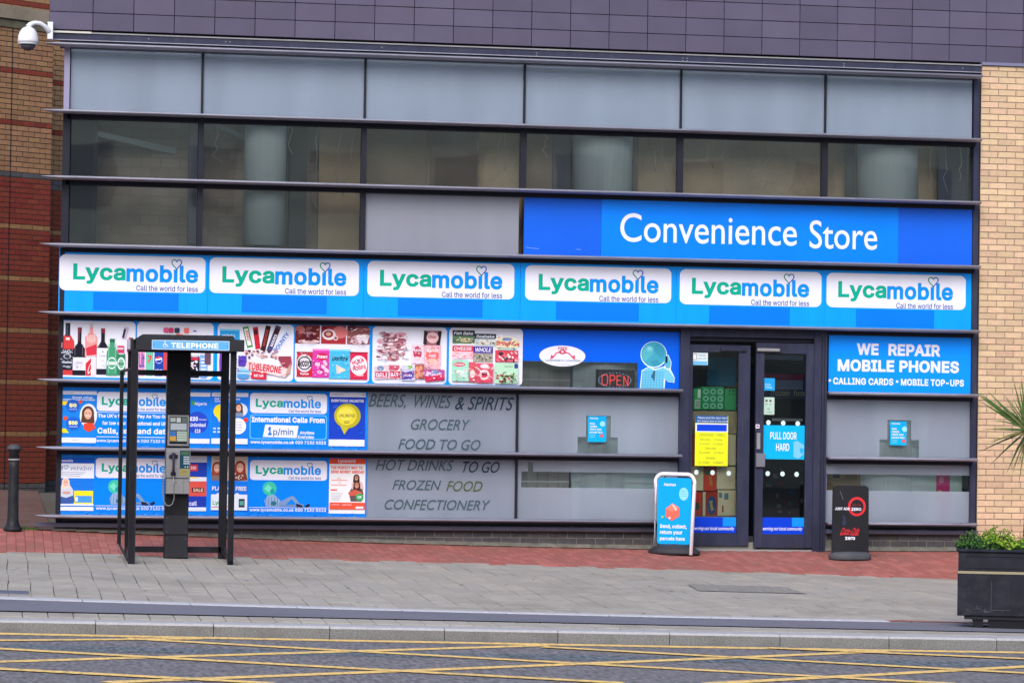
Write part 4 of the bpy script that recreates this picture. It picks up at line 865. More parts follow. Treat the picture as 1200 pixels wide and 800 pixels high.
def p5(A):
    for cx, cy, w, h, a, c in ((461, 395, 26, 11, 3, (224, 196, 206)), (452, 402, 22, 9, 12, (206, 170, 184)), (464, 404, 20, 9, -5, (196, 140, 150)), (468, 398, 16, 6, 8, (176, 104, 120)), (453, 411, 22, 11, -6, (226, 204, 212)), (467, 413, 16, 9, 10, (206, 162, 172)), (460, 420, 16, 7, 0, (190, 130, 140)), (469, 392, 14, 5, -3, (216, 150, 166))): A.ell(cx, cy, w / 2, h / 2, c, rot=RAD(a))
    for _ in range(26): x, y = random.uniform(443, 474), random.uniform(391, 421); A.line([(x, y), (x + random.uniform(2, 6), y + random.uniform(-2, 2))], .6, random.choice([(120, 60, 80), (236, 220, 228), (150, 96, 110)]))
    packet(A, 496, 387, 516, 405, (150, 96, 104)); rq(A, 498, 396, 4, 18, 3, (50, 40, 48)); rq(A, 514, 396, 4, 18, 8, (40, 34, 44)); A.ell(506.5, 395, 7, 6.5, (226, 186, 190)); A.text('choc', 501, 392, 511, 396, (150, 50, 60), 'lettering', .02)
    packet(A, 481.5, 403, 497, 426, (226, 206, 222)); A.ell(489, 413, 5, 7.5, (186, 60, 92)); A.text('Mini', 485, 408, 494, 412, WHITE, 'lettering', .02); A.ell(489, 420, 4, 2.5, (240, 200, 210)); 
    packet(A, 497, 404, 516.5, 432, (232, 176, 188)); A.ell(506.5, 416, 7.8, 8, (238, 110, 112)); A.ell(506.5, 423, 6, 4, (245, 180, 170)); A.text('WAFERS', 500, 408.5, 513, 412, (250, 240, 240), 'lettering', .03); A.text('red', 503, 414, 510, 418, WHITE, 'lettering', .02)
    A.poly([(438.5, 430), (456, 427.5), (471, 430), (470, 443.5), (439, 445)], (214, 190, 200)); A.rect(440, 436, 455, 443, (204, 48, 70)); A.rect(457, 435, 469, 443, (206, 52, 80)); A.text('DELI', 441, 437.5, 454, 442, WHITE, 'lettering', .03); A.text('BAR', 458, 437, 467, 441.5, WHITE, 'lettering', .03); A.ell(446, 432, 4, 3, (120, 140, 170)); A.rect(456, 428, 468, 434, (206, 90, 110))
    A.rect(471, 428, 486, 446, (190, 196, 222)); A.poly([(471.5, 437), (485, 434), (485, 443), (471.5, 445)], (92, 60, 160)); A.text('puds', 473, 438, 483, 442, WHITE, 'lettering', .02); A.rect(478, 428, 483, 432, (130, 180, 90)); A.rect(486, 427, 497, 443.5, (176, 90, 72))
    for x, y in ((488.5, 432), (493, 431), (491, 437), (495, 438), (488.5, 440)): A.ell(x, y, 2.2, 3, (222, 150, 120))
    A.poly([(496.5, 433), (521, 432.5), (521, 444.5), (499, 447)], (196, 80, 160)); A.text('EGGS', 500, 435.5, 518, 440, WHITE, 'lettering', .03); A.poly([(497, 441), (521, 438), (521, 444.5), (499, 447)], (206, 50, 90)); A.ell(510, 435, 5, 2.2, (120, 150, 190))
def p6(A):
    def blk(x0, y0, x1, y1, c, top, tc, txt): A.rect(x0, y0, x1, y1, c); A.rect(x0, y0, x1, y0 + (y1 - y0) * .42, top); A.text(txt, x0 + 1.5, y0 + 1.4, x1 - 1.5, y0 + (y1 - y0) * .34, tc, 'lettering', .02, .2)
    blk(530, 387.5, 556, 403, (96, 130, 96), (34, 48, 46), WHITE, 'Fish Bake'); blk(556, 391, 581, 405.5, (206, 216, 222), (44, 52, 62), WHITE, 'Seabake'); A.ell(546, 399, 7, 2.6, (216, 206, 160)); A.ell(568, 402, 8, 2, (236, 226, 212))
    blk(530, 405.5, 554.5, 421, (238, 190, 200), (208, 48, 72), WHITE, 'CHEESE'); blk(554.5, 406, 577.5, 424.5, (156, 150, 138), (66, 50, 150), WHITE, 'WHOLE')
    for _ in range(34): x, y = random.uniform(555.5, 576), random.uniform(415, 423.5); A.ell(x, y, .9, .7, random.choice([(96, 90, 80), (206, 200, 190)]))
    A.ell(594, 402, 14, 8.5, (240, 232, 200)); A.ell(594, 397, 6, 2, (120, 150, 210)); A.text('StringFries', 581, 399, 608, 406, (214, 56, 72), 'lettering', .04); A.rect(583, 406.5, 603, 410, (50, 150, 140)); A.text('GRAINED', 585, 407, 601, 409.6, WHITE, 'lettering', .02)
    A.rect(580, 410, 607, 423.5, (206, 70, 90)); 
    for _ in range(30): x, y = random.uniform(581, 606), random.uniform(411, 422.5); A.ell(x, y, random.uniform(1, 2.6), random.uniform(.8, 1.8), random.choice([(240, 190, 196), (226, 110, 126), (60, 50, 60), (246, 226, 226)]), rot=random.random())
    A.rect(529.5, 422.5, 549, 447, (156, 214, 190)); A.ell(538, 427.5, 7, 2.6, (208, 60, 80)); A.text('Crispy', 532, 426, 544, 429, WHITE, 'lettering', .02, .2); A.rect(536, 434, 547, 442, (206, 232, 222))
    A.rect(549.5, 424.5, 557.5, 447.5, (208, 84, 100)); A.ell(553.5, 438, 3, 5, (240, 200, 200)); A.rect(558, 425.5, 577.5, 448.5, (214, 80, 104)); A.ell(567.5, 429, 5, 2.6, (236, 210, 214)); A.ring(567.5, 439, 3.6, 6, (240, 206, 206)); A.ell(567.5, 438, 3, 2.4, (150, 50, 60))
    A.rect(579.5, 425, 607, 449, (176, 214, 186)); A.rect(602.5, 425.5, 606.8, 431, (40, 70, 130)); A.text('Garden', 591, 427.5, 600.5, 430, (90, 120, 100), 'lettering')
    for _ in range(30): x, y = random.uniform(581, 603), random.uniform(439, 447); A.ell(x, y, random.uniform(.8, 2), random.uniform(.8, 1.5), random.choice([(60, 90, 50), (180, 60, 60), (80, 50, 40), (120, 150, 80)]))
def p5x(A):
    p5(A); flecks(A, 442, 390, 476, 421, 90, [(236, 216, 224), (196, 140, 152), (150, 86, 104), (246, 232, 238), (216, 176, 186), (120, 66, 84)], (1.5, 6), (.6, 2.2), 14); flecks(A, 440, 429, 520, 445, 80, [(236, 214, 222), (150, 40, 70), (230, 110, 130), (90, 70, 120), (246, 236, 240)], (.8, 3), (.5, 1.4), 15); flecks(A, 483, 404, 515, 430, 50, [(240, 200, 206), (210, 90, 100), (250, 230, 232), (190, 120, 140)], (.8, 3), (.5, 1.2), 16)
def p6x(A):
    p6(A); flecks(A, 530, 396, 606, 404, 50, [(226, 214, 180), (90, 110, 84), (236, 230, 220), (60, 60, 60)], (1, 4), (.5, 1.4), 17); flecks(A, 531, 413, 554, 421, 20, [(250, 220, 226), (220, 90, 110)], (1, 4), (.5, 1.4), 18); flecks(A, 530, 430, 577, 447, 60, [(190, 230, 212), (236, 170, 180), (190, 50, 74), (246, 224, 226)], (.8, 3.4), (.5, 1.4), 19); flecks(A, 580, 436, 606, 448, 50, [(66, 96, 56), (170, 60, 56), (206, 226, 206), (50, 34, 30)], (.8, 2.6), (.5, 1.4), 20); flecks(A, 581, 392, 607, 409, 20, [(236, 206, 120), (250, 244, 220), (226, 120, 120)], (1, 3), (.5, 1.2), 21)
def p3x(A):
    p3(A); flecks(A, 258, 398, 280, 411, 26, [(120, 200, 235), (20, 110, 180), (235, 240, 245)], (1, 4), (.5, 1.4), 22); flecks(A, 289, 424, 334, 440, 24, [(250, 226, 222), (214, 150, 156)], (1, 4), (.4, 1), 23); flecks(A, 258, 413, 288, 440, 26, [(150, 110, 200), (90, 50, 150), (220, 210, 235)], (.8, 2.6), (.5, 1.4), 24)
for i, (x0, x1, y0, y1) in enumerate(PP):
    cx, cy = (x0 + x1) / 2, (y0 + y1) / 2; lab, (e0, e1) = PL[i]; X0, X1 = fx(e0, cy), fx(e1, cy)
    if i == 0: X0 = -5.2
    if i == 5: X1 = 0.09
    t = thing('picture_panel', ((X0 + X1) / 2, 0, 1.79), lab, 'poster', 'grocery picture panels along the shop front')
    board(t, X0 + (0.002 if i else 0), X1, 1.79, 2.525, B_SIGN)
    A = Art(cx, cy, -0.019, step=0.0003); A.rrect(x0, y0, x1, y1, 5, WHITE, 'white_panel'); (p1, p2, p3x, p4, p5x, p6x)[i](A); A.build(t)
# blue vinyl over the bay left of the door
vy = thing('window_vinyl', (fx(705, 400), 0, 2.05), 'deep blue vinyl across the top of the bay left of the door', 'vinyl')
M_VIN = pmat('vinyl_blue', srgb(0, 92, 226), 0.3, var=0.02, scale=1)
o = MB(); o.box(0.092, fx(747, 440), -0.004, 0.006, fz(690, 424), 2.5, M_VIN); o.box(fx(747, 440), XD0, -0.004, 0.006, 1.79, 2.5, M_VIN); o.build('film', vy)
A = Art(768, 425, -0.005)
A.ell(766, 415.5, 15.6, 15.6, (206, 232, 245)); A.poly([(750, 456.5), (752, 434), (760, 429.5), (768, 432), (778, 429), (781, 424), (779, 418), (783, 415), (787, 424), (786, 432), (791, 442), (790.5, 448), (783, 447), (780, 444), (779, 456.5)], (206, 232, 245))
A.ell(766, 415, 14.6, 14.6, (66, 160, 186)); A.poly([(752.5, 412), (758, 405), (764, 408), (766, 414), (760, 420), (756, 424), (753, 419)], (84, 176, 192)); A.poly([(768, 403), (776, 405), (779, 412), (776, 420), (770, 416), (766, 409)], (58, 150, 178)); A.poly([(762, 424), (770, 421), (774, 426), (766, 429)], (56, 146, 172)); A.ell(761, 409, 4.5, 3.5, (104, 190, 208)); A.ell(761, 408.4, 2.4, 1.8, (130, 206, 220))
A.poly([(751, 456.5), (753, 435), (760, 430.5), (767, 434), (777, 430.5), (784, 434), (790, 442), (789.5, 447), (783, 446), (778, 442), (777.5, 456.5)], (110, 190, 222))
for k in range(8): A.line([(753 + 3.4 * k, 434 + abs(4 - k) * .3), (752.5 + 3.4 * k, 456)], 0.4, (66, 150, 190), lay=A.lay)
for k in range(7): A.line([(752.5, 436 + 3 * k), (778, 436 + 3 * k)], 0.4, (66, 150, 190), lay=A.lay + 1)
A.lay += 2; A.poly([(766, 434), (768, 434), (767, 447), (763, 441)], (50, 100, 130)); A.poly([(779, 418), (782, 416), (786, 424), (785, 430), (781, 431), (778, 425)], (90, 175, 195)); A.rect(779.4, 417, 782, 425, (20, 40, 70)); A.build(vy)
st = thing('oval_sticker', (fx(659, 417), 0, fz(659, 430)), 'white oval sticker with a red double arrow and the word FREE', 'sticker')
A = Art(659, 417, -0.012); A.ell(659, 417, 27, 12.2, WHITE, 'sheet', n=40); A.text('FREE', 654, 406.5, 664.5, 410, (196, 60, 90), 'lettering', .03)
A.line([(647, 420), (652, 413.5), (659, 412), (666, 413.5), (672, 419)], 1.6, (206, 90, 120)); A.ell(659, 412.4, 4.2, 2.6, (206, 60, 90)); A.poly([(645.5, 415.5), (650, 418), (645, 421.5)], (206, 80, 110)); A.poly([(673.5, 415.5), (669, 418), (674, 421.5)], (206, 80, 110)); A.ell(659, 412.2, 1.6, 1.2, WHITE)
A.text('Lycamobile to Lycamobile', 639, 420.6, 680, 424, (70, 110, 140), 'lettering', .0); A.text('Free calls only', 652, 425.8, 668, 427.6, (180, 160, 180), 'lettering'); A.build(st)
# LED sign standing on the sill inside
ld = thing('open_sign', (fx(721, 445, .03), 0.04, 1.80), 'black electric sign with red OPEN letters behind the glass', 'sign')
o = MB(); o.box(fx(699, 445, .03), fx(744, 445, .03), 0.03, 0.07, fz(721, 456, .03), fz(721, 433, .03), pmat('led_case', (0.015, 0.014, 0.02), 0.4), ch=0.006); o.build('case', ld)
RED = glow('red_led', (1.0, 0.06, 0.07), 0.4); BLU = glow('blue_led', (0.4, 0.5, 1.0), 0.5)
A = Art(721, 445, 0.028)
def led(pts): A.line(pts, 1.15, RED, 'red_letters', lay=1)
led([(705.5, 441), (707, 439), (710.5, 439), (712, 441), (712, 449), (710.5, 451), (707, 451), (705.5, 449), (705.5, 441)])
led([(715, 451), (715, 439.5), (719, 439.5), (720.5, 441.5), (720.5, 444), (719, 445.5), (715, 445.5)])
led([(728.5, 440), (723, 440), (723, 451), (728.5, 451)]); led([(723, 445.5), (727.5, 445.5)]); led([(731, 451.5), (731, 440.5), (736, 451.5), (736, 440.5)])
for k in range(30): a = 2 * math.pi * k / 30; A.ell(720.5 + 19 * math.cos(a), 445.3 + 8.6 * math.sin(a), .55, .55, BLU, 'blue_dots', lay=1, n=6)
A.build(ld)
# ------------------------------------------------------------ poster strips F and G
def backing(x0, x1, z0, z1, lab):
    t = thing('blue_backing', ((x0 + x1) / 2, 0, z0), lab, 'vinyl'); board(t, x0, x1, z0, z1, pmat('worn_blue', srgb(0, 128, 236), 0.4, var=0.08, scale=5), -0.008, 0.03, 'film')
    A = Art(0, 0, -0.0085, metric=True); rr = random.Random(int(z0 * 100))
    for side in (0, 1):
        for _ in range(120):
            x = rr.uniform(x0 + .05, x1 - .05); z = (z1 - rr.random() ** 2 * 0.05) if side else (z0 + 0.01 + rr.random() ** 2 * 0.07); w = rr.uniform(.008, .045); h = rr.uniform(.002, .008)
            if z0 < z < z1 - .01: A.poly([(x, z), (x + w * .5, z + h), (x + w, z + h * .3), (x + w * .4, z - h * .5)], rr.choice([(20, 70, 150), (40, 96, 170), (120, 170, 225), (60, 80, 110)]), 'scuffs', lay=0)
    A.build(t); return t
xr = fx(430.5, 500)
backing(-5.2, xr, 1.02, 1.745, 'scuffed blue vinyl behind the upper row of network posters'); backing(-5.2, xr, 0.25, 0.975, 'scuffed blue vinyl behind the lower row of network posters')
YP = -0.010
def poster(lab, x0, y0, x1, y1, col, fn, name='poster', lip=True):
    cx, cy = (x0 + x1) / 2, (y0 + y1) / 2; A = Art(cx, cy, YP, step=0.0003); p = A.m(cx, y1)
    t = thing(name, (p[0], YP, p[1]), lab, 'poster'); o = MB(); a = A.m(x0, y1); b = A.m(x1, y0); o.box(a[0], b[0], YP, YP + 0.0015, a[1], b[1], ink(*col)); o.build('sheet', t)
    fn(A); A.build(t); return t
def face(A, x, y, r, hair, skin=(222, 172, 150)):
    A.ell(x, y, r * 1.35, r * 1.6, hair); A.poly([(x - r * 1.3, y), (x - r * 1.5, y + r * 2), (x + r * 1.5, y + r * 2.1), (x + r * 1.3, y)], hair); A.ell(x, y + r * .1, r * .82, r * 1.15, skin)
    A.rect(x - r * .5, y - r * .15, x - r * .2, y + r * .0, (60, 40, 40)); A.rect(x + r * .2, y - r * .15, x + r * .5, y + r * .0, (60, 40, 40)); A.rect(x - r * .35, y + r * .5, x + r * .35, y + r * .68, (235, 225, 225)); A.line([(x - r * .3, y + r * .75), (x + r * .3, y + r * .75)], r * .12, (180, 70, 70))
def f1(A):
    A.rect(68, 458, 113, 462, WHITE); A.text('Lycamobile', 71, 459, 86, 461.4, (150, 150, 170), 'lettering'); A.text('Great value', 84, 464, 108, 466.5, WHITE, 'lettering', .02); A.text('international bundles', 72, 466.8, 111, 469, WHITE, 'lettering', .02)
    A.poly([(71, 470), (81, 470), (78, 474.5), (71, 474.5)], (240, 214, 30)); A.poly([(71, 502), (77, 502), (81, 507), (71, 507)], (240, 214, 30))
    A.ell(85, 475.5, 8, 7.6, (30, 96, 200)); A.ell(86, 496, 8.6, 7.8, (30, 96, 200)); A.text('50', 81, 472.5, 89.5, 477, (245, 240, 150), 'lettering', .05); A.text('500', 80.5, 493, 91, 497.5, (245, 240, 150), 'lettering', .05); A.text('minutes', 81, 478.2, 90, 480, WHITE, 'lettering'); A.text('minutes', 81, 498.6, 91, 500.5, WHITE, 'lettering')
    A.ell(94, 470.5, 2.2, 2.2, (225, 80, 40)); A.ell(76.7, 490, 2.6, 2.3, (225, 80, 40)); A.ell(103.5, 486.5, 10.2, 14, (220, 228, 240)); A.poly([(98, 496), (109, 494), (112, 501), (104, 506), (98, 502)], (230, 70, 46)); face(A, 103, 484, 5.4, (92, 60, 46)); A.rect(68, 512.5, 113, 518.5, WHITE); A.text('www', 85, 514.5, 92, 516, (150, 150, 160), 'lettering')
def f2(A):
    A.rrect(113.5, 459.5, 203, 481.8, 4, WHITE, 'white_panel'); logo(A, 158, 470.5, 119, 194, .52, bold=.03)
    A.rect(113.5, 483, 203, 483.6, WHITE); A.text("The UK's favourite Pay As You Go", 115, 485.3, 196, 490.6, WHITE, 'lettering', .03); A.text('for low cost international and UK', 120, 493.6, 196, 498, WHITE, 'lettering', .03); A.text('Calls, text and data', 114.5, 501.5, 199, 509.6, WHITE, 'lettering', .03); A.rect(113.5, 511.6, 203, 512.3, WHITE); A.text('www.lycamobile.co.uk 020 7132 0322', 113.5, 514.6, 202, 519, WHITE, 'lettering', .02)
def f3(A):
    A.rect(221, 459.6, 246, 464.4, WHITE); A.ell(226, 472, 2, 3, (60, 150, 70)); A.text('Nigeria', 228, 471, 242, 475.5, WHITE, 'lettering', .01); A.ell(231, 495, 13, 13, (36, 72, 190)); A.text('\u00a320', 222.5, 488, 232, 493, WHITE, 'lettering', .04); A.text('minutes', 233, 490, 242, 492.4, WHITE, 'lettering'); A.text('Unlimited', 222.5, 495.5, 241, 499.8, WHITE, 'lettering', .02); A.text('\u00a318', 228.5, 502.5, 235, 507, WHITE, 'lettering', .02); A.rect(221, 513.8, 246, 519.4, WHITE)
def f4(A):
    A.rect(248, 460, 290.5, 464.6, WHITE); A.text('Lycamobile', 251, 461, 264, 463.5, (120, 160, 120), 'lettering'); A.text('Get more and save', 251, 466, 281, 468.4, WHITE, 'lettering', .02); A.text('international bundles', 251, 469, 272, 471, WHITE, 'lettering', .02)
    A.ell(259, 482, 9, 8.4, (235, 214, 40)); A.poly([(254, 488), (262, 488), (257, 494.5)], (235, 214, 40)); A.ell(281, 480, 9, 8, (214, 222, 232)); face(A, 279.5, 477.5, 3.6, (84, 52, 44)); A.rect(275, 483, 285, 488, (120, 140, 170)); A.ell(279, 499, 9.5, 9.5, (232, 236, 246)); A.ell(288, 491.5, 2.8, 2.6, (225, 60, 50))
    for k in range(4): A.rect(250 + 5 * k, 501, 253 + 5 * k, 503, (190, 215, 245)); A.rect(250 + 5 * k, 505, 253 + 5 * k, 507, (190, 215, 245))
    for k in range(4): A.text('minutes', 274, 493 + 3.2 * k, 284, 494.8 + 3.2 * k, (150, 130, 160), 'lettering')
    A.rect(248, 513.6, 290.5, 520, WHITE)
def f5(A):
    A.rrect(293, 460.8, 383, 484.2, 4, WHITE, 'white_panel'); logo(A, 338, 472.8, 299.5, 376, .52, bold=.03)
    A.rrect(293, 486, 383, 514.5, 3, (120, 190, 245)); A.rrect(293.8, 486.8, 382.2, 513.7, 3, (0, 128, 236)); A.text('International Calls From', 295, 488.4, 380.5, 495, WHITE, 'lettering', .04)
    A.poly([(311, 497.6), (350, 498.6), (348, 512.8), (308.5, 512)], WHITE); A.text('1', 314.4, 500, 318.6, 510, (0, 110, 200), 'lettering', .05); A.text('p/min', 320.5, 502, 344, 511.4, (30, 90, 150), 'lettering', .01); A.text('Anytime', 351.5, 504.6, 368.5, 509.3, WHITE, 'lettering', .03); A.text('Everyday', 349.5, 509.8, 368.5, 514, WHITE, 'lettering', .03); A.text('www.lycamobile.co.uk 020 7132 0322', 294, 516.2, 382.5, 520.8, WHITE, 'lettering', .03)
def f6(A):
    A.rect(386, 459.6, 428, 465, WHITE); A.text('Lycamobile', 388, 461, 402, 463.6, (110, 120, 150), 'lettering'); A.ell(425.5, 462, 1.4, 1.3, (170, 180, 200)); A.text('EVERYTHING UNLIMITED', 388, 467.8, 426, 471, WHITE, 'lettering', .03)
    for _ in range(16): x, y = random.uniform(388, 424), random.uniform(474, 510); A.poly([(x, y), (x + 5, y - 3), (x + 6, y - 1), (x + 1, y + 2)], random.choice([(20, 80, 205), (30, 60, 180), (40, 100, 220)]))
    A.ell(407, 487, 15.6, 14.6, (176, 170, 40)); A.poly([(398, 497), (409, 501), (403.5, 509)], (190, 180, 50)); A.ell(406, 486.5, 11.8, 11.6, (222, 206, 60)); A.ell(405, 485, 8.6, 8, (232, 220, 84)); A.text('UNLIMITED', 397, 485, 416, 488.6, (130, 110, 40), 'lettering', .02); A.text('\u00a320', 403.5, 493, 409, 496, (120, 105, 40), 'lettering', .02); A.rect(385.5, 514.8, 427.5, 522.6, WHITE)
poster('poster of a smiling long-haired woman in a red top with calling offers', 68, 458, 113, 520, (24, 128, 225), f1)
poster('poster on pay as you go calls seen through the telephone frame', 113.4, 457.5, 203, 521, (0, 128, 236), f2)
poster('blue poster with a dark disc half hidden by the telephone pillar, upper row', 218, 459.6, 246, 520.5, (24, 118, 226), f3)
poster('poster with a yellow balloon and a round portrait behind the right post', 248, 460, 290.5, 521, (20, 120, 228), f4)
poster('large poster of international calls from one penny a minute', 291.5, 459, 384, 522, (0, 130, 238), f5)
poster('dark blue poster with a big yellow speech disc', 385.5, 459.6, 428, 523, (26, 64, 186), f6)
def globeman(A, gx, gy, r, x1, flip=1):
    A.ell(gx, gy, r, r, (60, 190, 160)); A.poly([(gx - r * .8, gy), (gx - r * .2, gy - r * .6), (gx + r * .3, gy - r * .1), (gx - r * .1, gy + r * .6)], (110, 215, 190)); A.ell(gx + r * .4, gy + r * .4, r * .3, r * .35, (30, 150, 160))
    A.poly([(gx - 2, gy + r), (gx + 6, gy + r - 1), (gx + 13, gy + r + 6), (gx + 12, gy + r + 13), (gx - 4, gy + r + 13), (gx - 6, gy + r + 6)], (140, 170, 205))
    for k in range(5): A.line([(gx - 4 + 3.4 * k, gy + r + 1.5), (gx - 5 + 3.6 * k, gy + r + 12.5)], .5, (70, 90, 140))
    A.poly([(gx + 11, gy + r + 8), (gx + 26, gy + r), (gx + 29, gy + r + 1), (gx + 36, gy + r + 10), (gx + 33, gy + r + 12), (gx + 26, gy + r + 4), (gx + 17, gy + r + 13), (gx + 11, gy + r + 13)], (120, 150, 190))
    A.poly([(gx + 12, gy + r + 11), (gx + 40, gy + r + 9.5), (gx + 40, gy + r + 12.5), (gx + 12, gy + r + 13)], (110, 140, 180)); A.poly([(gx + 31, gy + r + 9), (gx + 38, gy + r + 11), (gx + 40, gy + r + 14), (gx + 32, gy + r + 13.5)], (30, 34, 60)); A.poly([(gx + 41, gy + r + 12), (gx + 46, gy + r + 9), (gx + 48, gy + r + 11), (gx + 44, gy + r + 14)], (30, 34, 50)); A.ell(gx + 5, gy + r + 9, 3.4, 2.6, (50, 110, 130))
def g1(A):
    A.rect(66.4, 536, 110, 542.6, (24, 90, 200)); A.text('Lycamobile', 68.5, 538, 85, 541.6, WHITE, 'lettering', .03); A.rect(66.4, 542.6, 110, 560, (226, 232, 244)); A.text('\u042f', 69, 546, 73, 550.4, (70, 90, 160), 'lettering'); A.heart(77, 547.5, 5.4, 4.6, .7, (70, 110, 190), (70, 110, 190)); A.text('\u0423\u041a\u0420\u0410\u0407\u041d\u0423', 82, 545.6, 107.5, 550.6, (70, 90, 160), 'lettering')
    for k in range(3): A.rect(72, 553 + 2 * k, 100 - 3 * k, 553.6 + 2 * k, (150, 160, 190))
    A.rect(87, 574.5, 109.3, 590, (236, 220, 40)); A.rect(88.5, 580.5, 108, 588.5, (70, 150, 220)); A.rect(88.5, 582, 91.5, 587, WHITE); A.rect(66.6, 566, 70, 580, (225, 200, 206))
    A.poly([(68, 590), (69, 582), (78, 579), (87, 582), (88, 587), (84, 589)], (60, 90, 160)); A.poly([(69.5, 581), (70, 570), (75, 567), (82, 568), (86, 574), (86, 580), (78, 583)], (196, 206, 220)); face(A, 77, 565, 3.4, (226, 206, 196)); A.ell(78, 577, 5, 1.6, (206, 150, 140)); A.rect(66.4, 590, 110, 592, WHITE); A.rect(66.4, 592, 110, 593.4, (30, 110, 210)); A.rect(66.4, 593.4, 110, 598, WHITE)
def g2(A): A.rrect(112, 536.6, 203, 560, 4, WHITE, 'white_panel'); logo(A, 157, 548.4, 119, 194, .52, bold=.03); globeman(A, 134.5, 570, 7.8, 186); A.rect(112, 592.2, 203, 592.8, WHITE); A.text('www.lycamobile.co.uk 020 7132 0322', 113, 593.6, 202, 598, WHITE, 'lettering', .02)
def g3(A):
    A.rect(218, 533.8, 242, 541.5, (206, 212, 226)); A.rect(218, 541.5, 242, 558.6, (34, 66, 176)); A.rect(221, 544, 231.5, 551.5, (225, 60, 60)); A.text('HD', 223.5, 546, 229.5, 549.6, WHITE, 'lettering', .03); A.rect(218, 558.6, 242, 563.6, (222, 224, 236)); A.rect(218, 558.4, 231, 560, (236, 214, 60)); A.rect(218, 563.8, 242, 581, (214, 84, 74)); A.rect(225, 571, 239, 576.5, (70, 34, 54)); A.text('SALE', 226.5, 571.8, 238, 575.8, (236, 190, 160), 'lettering', .03)
    A.poly([(218, 581), (242, 581), (241, 588), (233, 594), (218, 594)], (34, 60, 170)); A.rect(218, 594, 242, 598.5, (222, 226, 238)); A.text('call', 222, 587, 231, 592, WHITE, 'lettering', .02)
def g4(A):
    A.rect(247.5, 534, 290, 563, (206, 190, 176)); A.text('Lycamobile', 251, 536, 262, 538.6, (90, 130, 100), 'lettering', .02); A.rect(247.5, 553, 260, 563, (120, 110, 110)); face(A, 254, 548, 4.4, (150, 70, 54)); face(A, 281, 547, 4.8, (150, 62, 40)); A.poly([(274, 555), (288, 554), (290, 562), (272, 563)], (120, 60, 54))
    for _ in range(12): x, y = random.uniform(272, 288), random.uniform(554, 561); A.ell(x, y, .8, .8, (210, 200, 190))
    A.text('PLAY FOR FREE', 248.5, 569.5, 289, 574.6, WHITE, 'lettering', .03); A.rect(247.5, 579, 290, 597.5, (222, 228, 238)); A.ell(256, 579, 2.4, 1.6, WHITE); A.ell(278, 579, 2.4, 1.6, WHITE); A.text('Lyca', 249.5, 586, 262, 592.5, (60, 160, 90), 'lettering', .02); A.rect(280, 584, 287, 594, (40, 50, 70)); A.rect(281, 586.5, 286, 591.5, (90, 160, 150))
    A.line([(248, 594), (275, 593)], .8, (214, 70, 80))
def g5(A): A.rrect(292.8, 539.2, 383, 562.4, 4, WHITE, 'white_panel'); logo(A, 338, 551, 299.5, 376, .52, bold=.03); globeman(A, 316, 572.3, 8.2, 370); A.rect(292, 594.2, 383, 594.8, WHITE); A.text('www.lycamobile.co.uk 020 7132 0322', 293, 595.4, 382.5, 599.8, WHITE, 'lettering', .03)
def g6(A):
    A.rect(385.7, 537, 428, 543.4, (228, 84, 56)); A.text('Lycaremit', 396, 538, 416.5, 542.4, WHITE, 'lettering', .03); A.text('THE PERFECT WAY TO', 387.5, 546, 424.5, 549.6, (225, 90, 70), 'lettering', .035); A.text('SEND MONEY ABROAD', 387.5, 550.8, 426.5, 554.4, (225, 90, 70), 'lettering', .035)
    for x, y, w in ((395, 560, 4), (388, 562, 19), (397, 565, 2), (388, 567.5, 18)): A.rect(x, y, x + w, y + 1, (226, 150, 140))
    A.rect(387.5, 573, 395, 574.6, (225, 80, 60)); 
    for k in range(5): A.rect(388, 577 + 2 * k, 402 - k, 577.6 + 2 * k, (190, 190, 196))
    A.poly([(411, 587), (409, 577), (412, 571), (424, 569), (426, 578), (424, 587)], (96, 80, 84)); face(A, 417.5, 559.5, 2.7, (60, 44, 40), (180, 120, 96)); A.poly([(412, 565), (424, 564), (426, 572), (412, 573)], (216, 180, 186)); face(A, 418, 568, 3, (70, 46, 40), (186, 126, 100)); A.poly([(408, 577), (416, 573), (426, 577), (420, 580), (410, 581)], (200, 90, 76)); A.ell(421.5, 582, 4.6, 4.4, (60, 160, 90)); A.text('OK', 419, 580.4, 424, 583.4, WHITE, 'lettering', .03)
    A.rect(386.5, 588.4, 428, 596.4, (228, 84, 56)); A.text('Lycaremit', 388, 590, 398, 592, WHITE, 'lettering'); A.text('call now', 401, 590, 412, 592, WHITE, 'lettering'); A.rect(417, 593, 426, 595.6, (210, 220, 230))
poster('poster with Ukrainian writing and a fair-haired woman sitting cross-legged', 66.4, 536, 110, 598, (24, 118, 224), g1)
poster('poster of a globe-headed man seen through the left of the telephone frame', 111.5, 535, 203, 599, (0, 128, 236), g2)
poster('blue and red sale poster half hidden by the telephone pillar, lower row', 216, 533.8, 242, 599, (34, 60, 170), g3)
poster('poster of two red-haired people with the words play for free', 247.5, 534, 290, 599, (20, 120, 228), g4)
poster('poster of a globe-headed man lying down, beside the white and orange poster', 291.5, 537, 384, 601, (0, 130, 238), g5)
poster('white and orange money transfer poster with a seated couple', 385.7, 537, 428, 601.4, (232, 230, 234), g6)
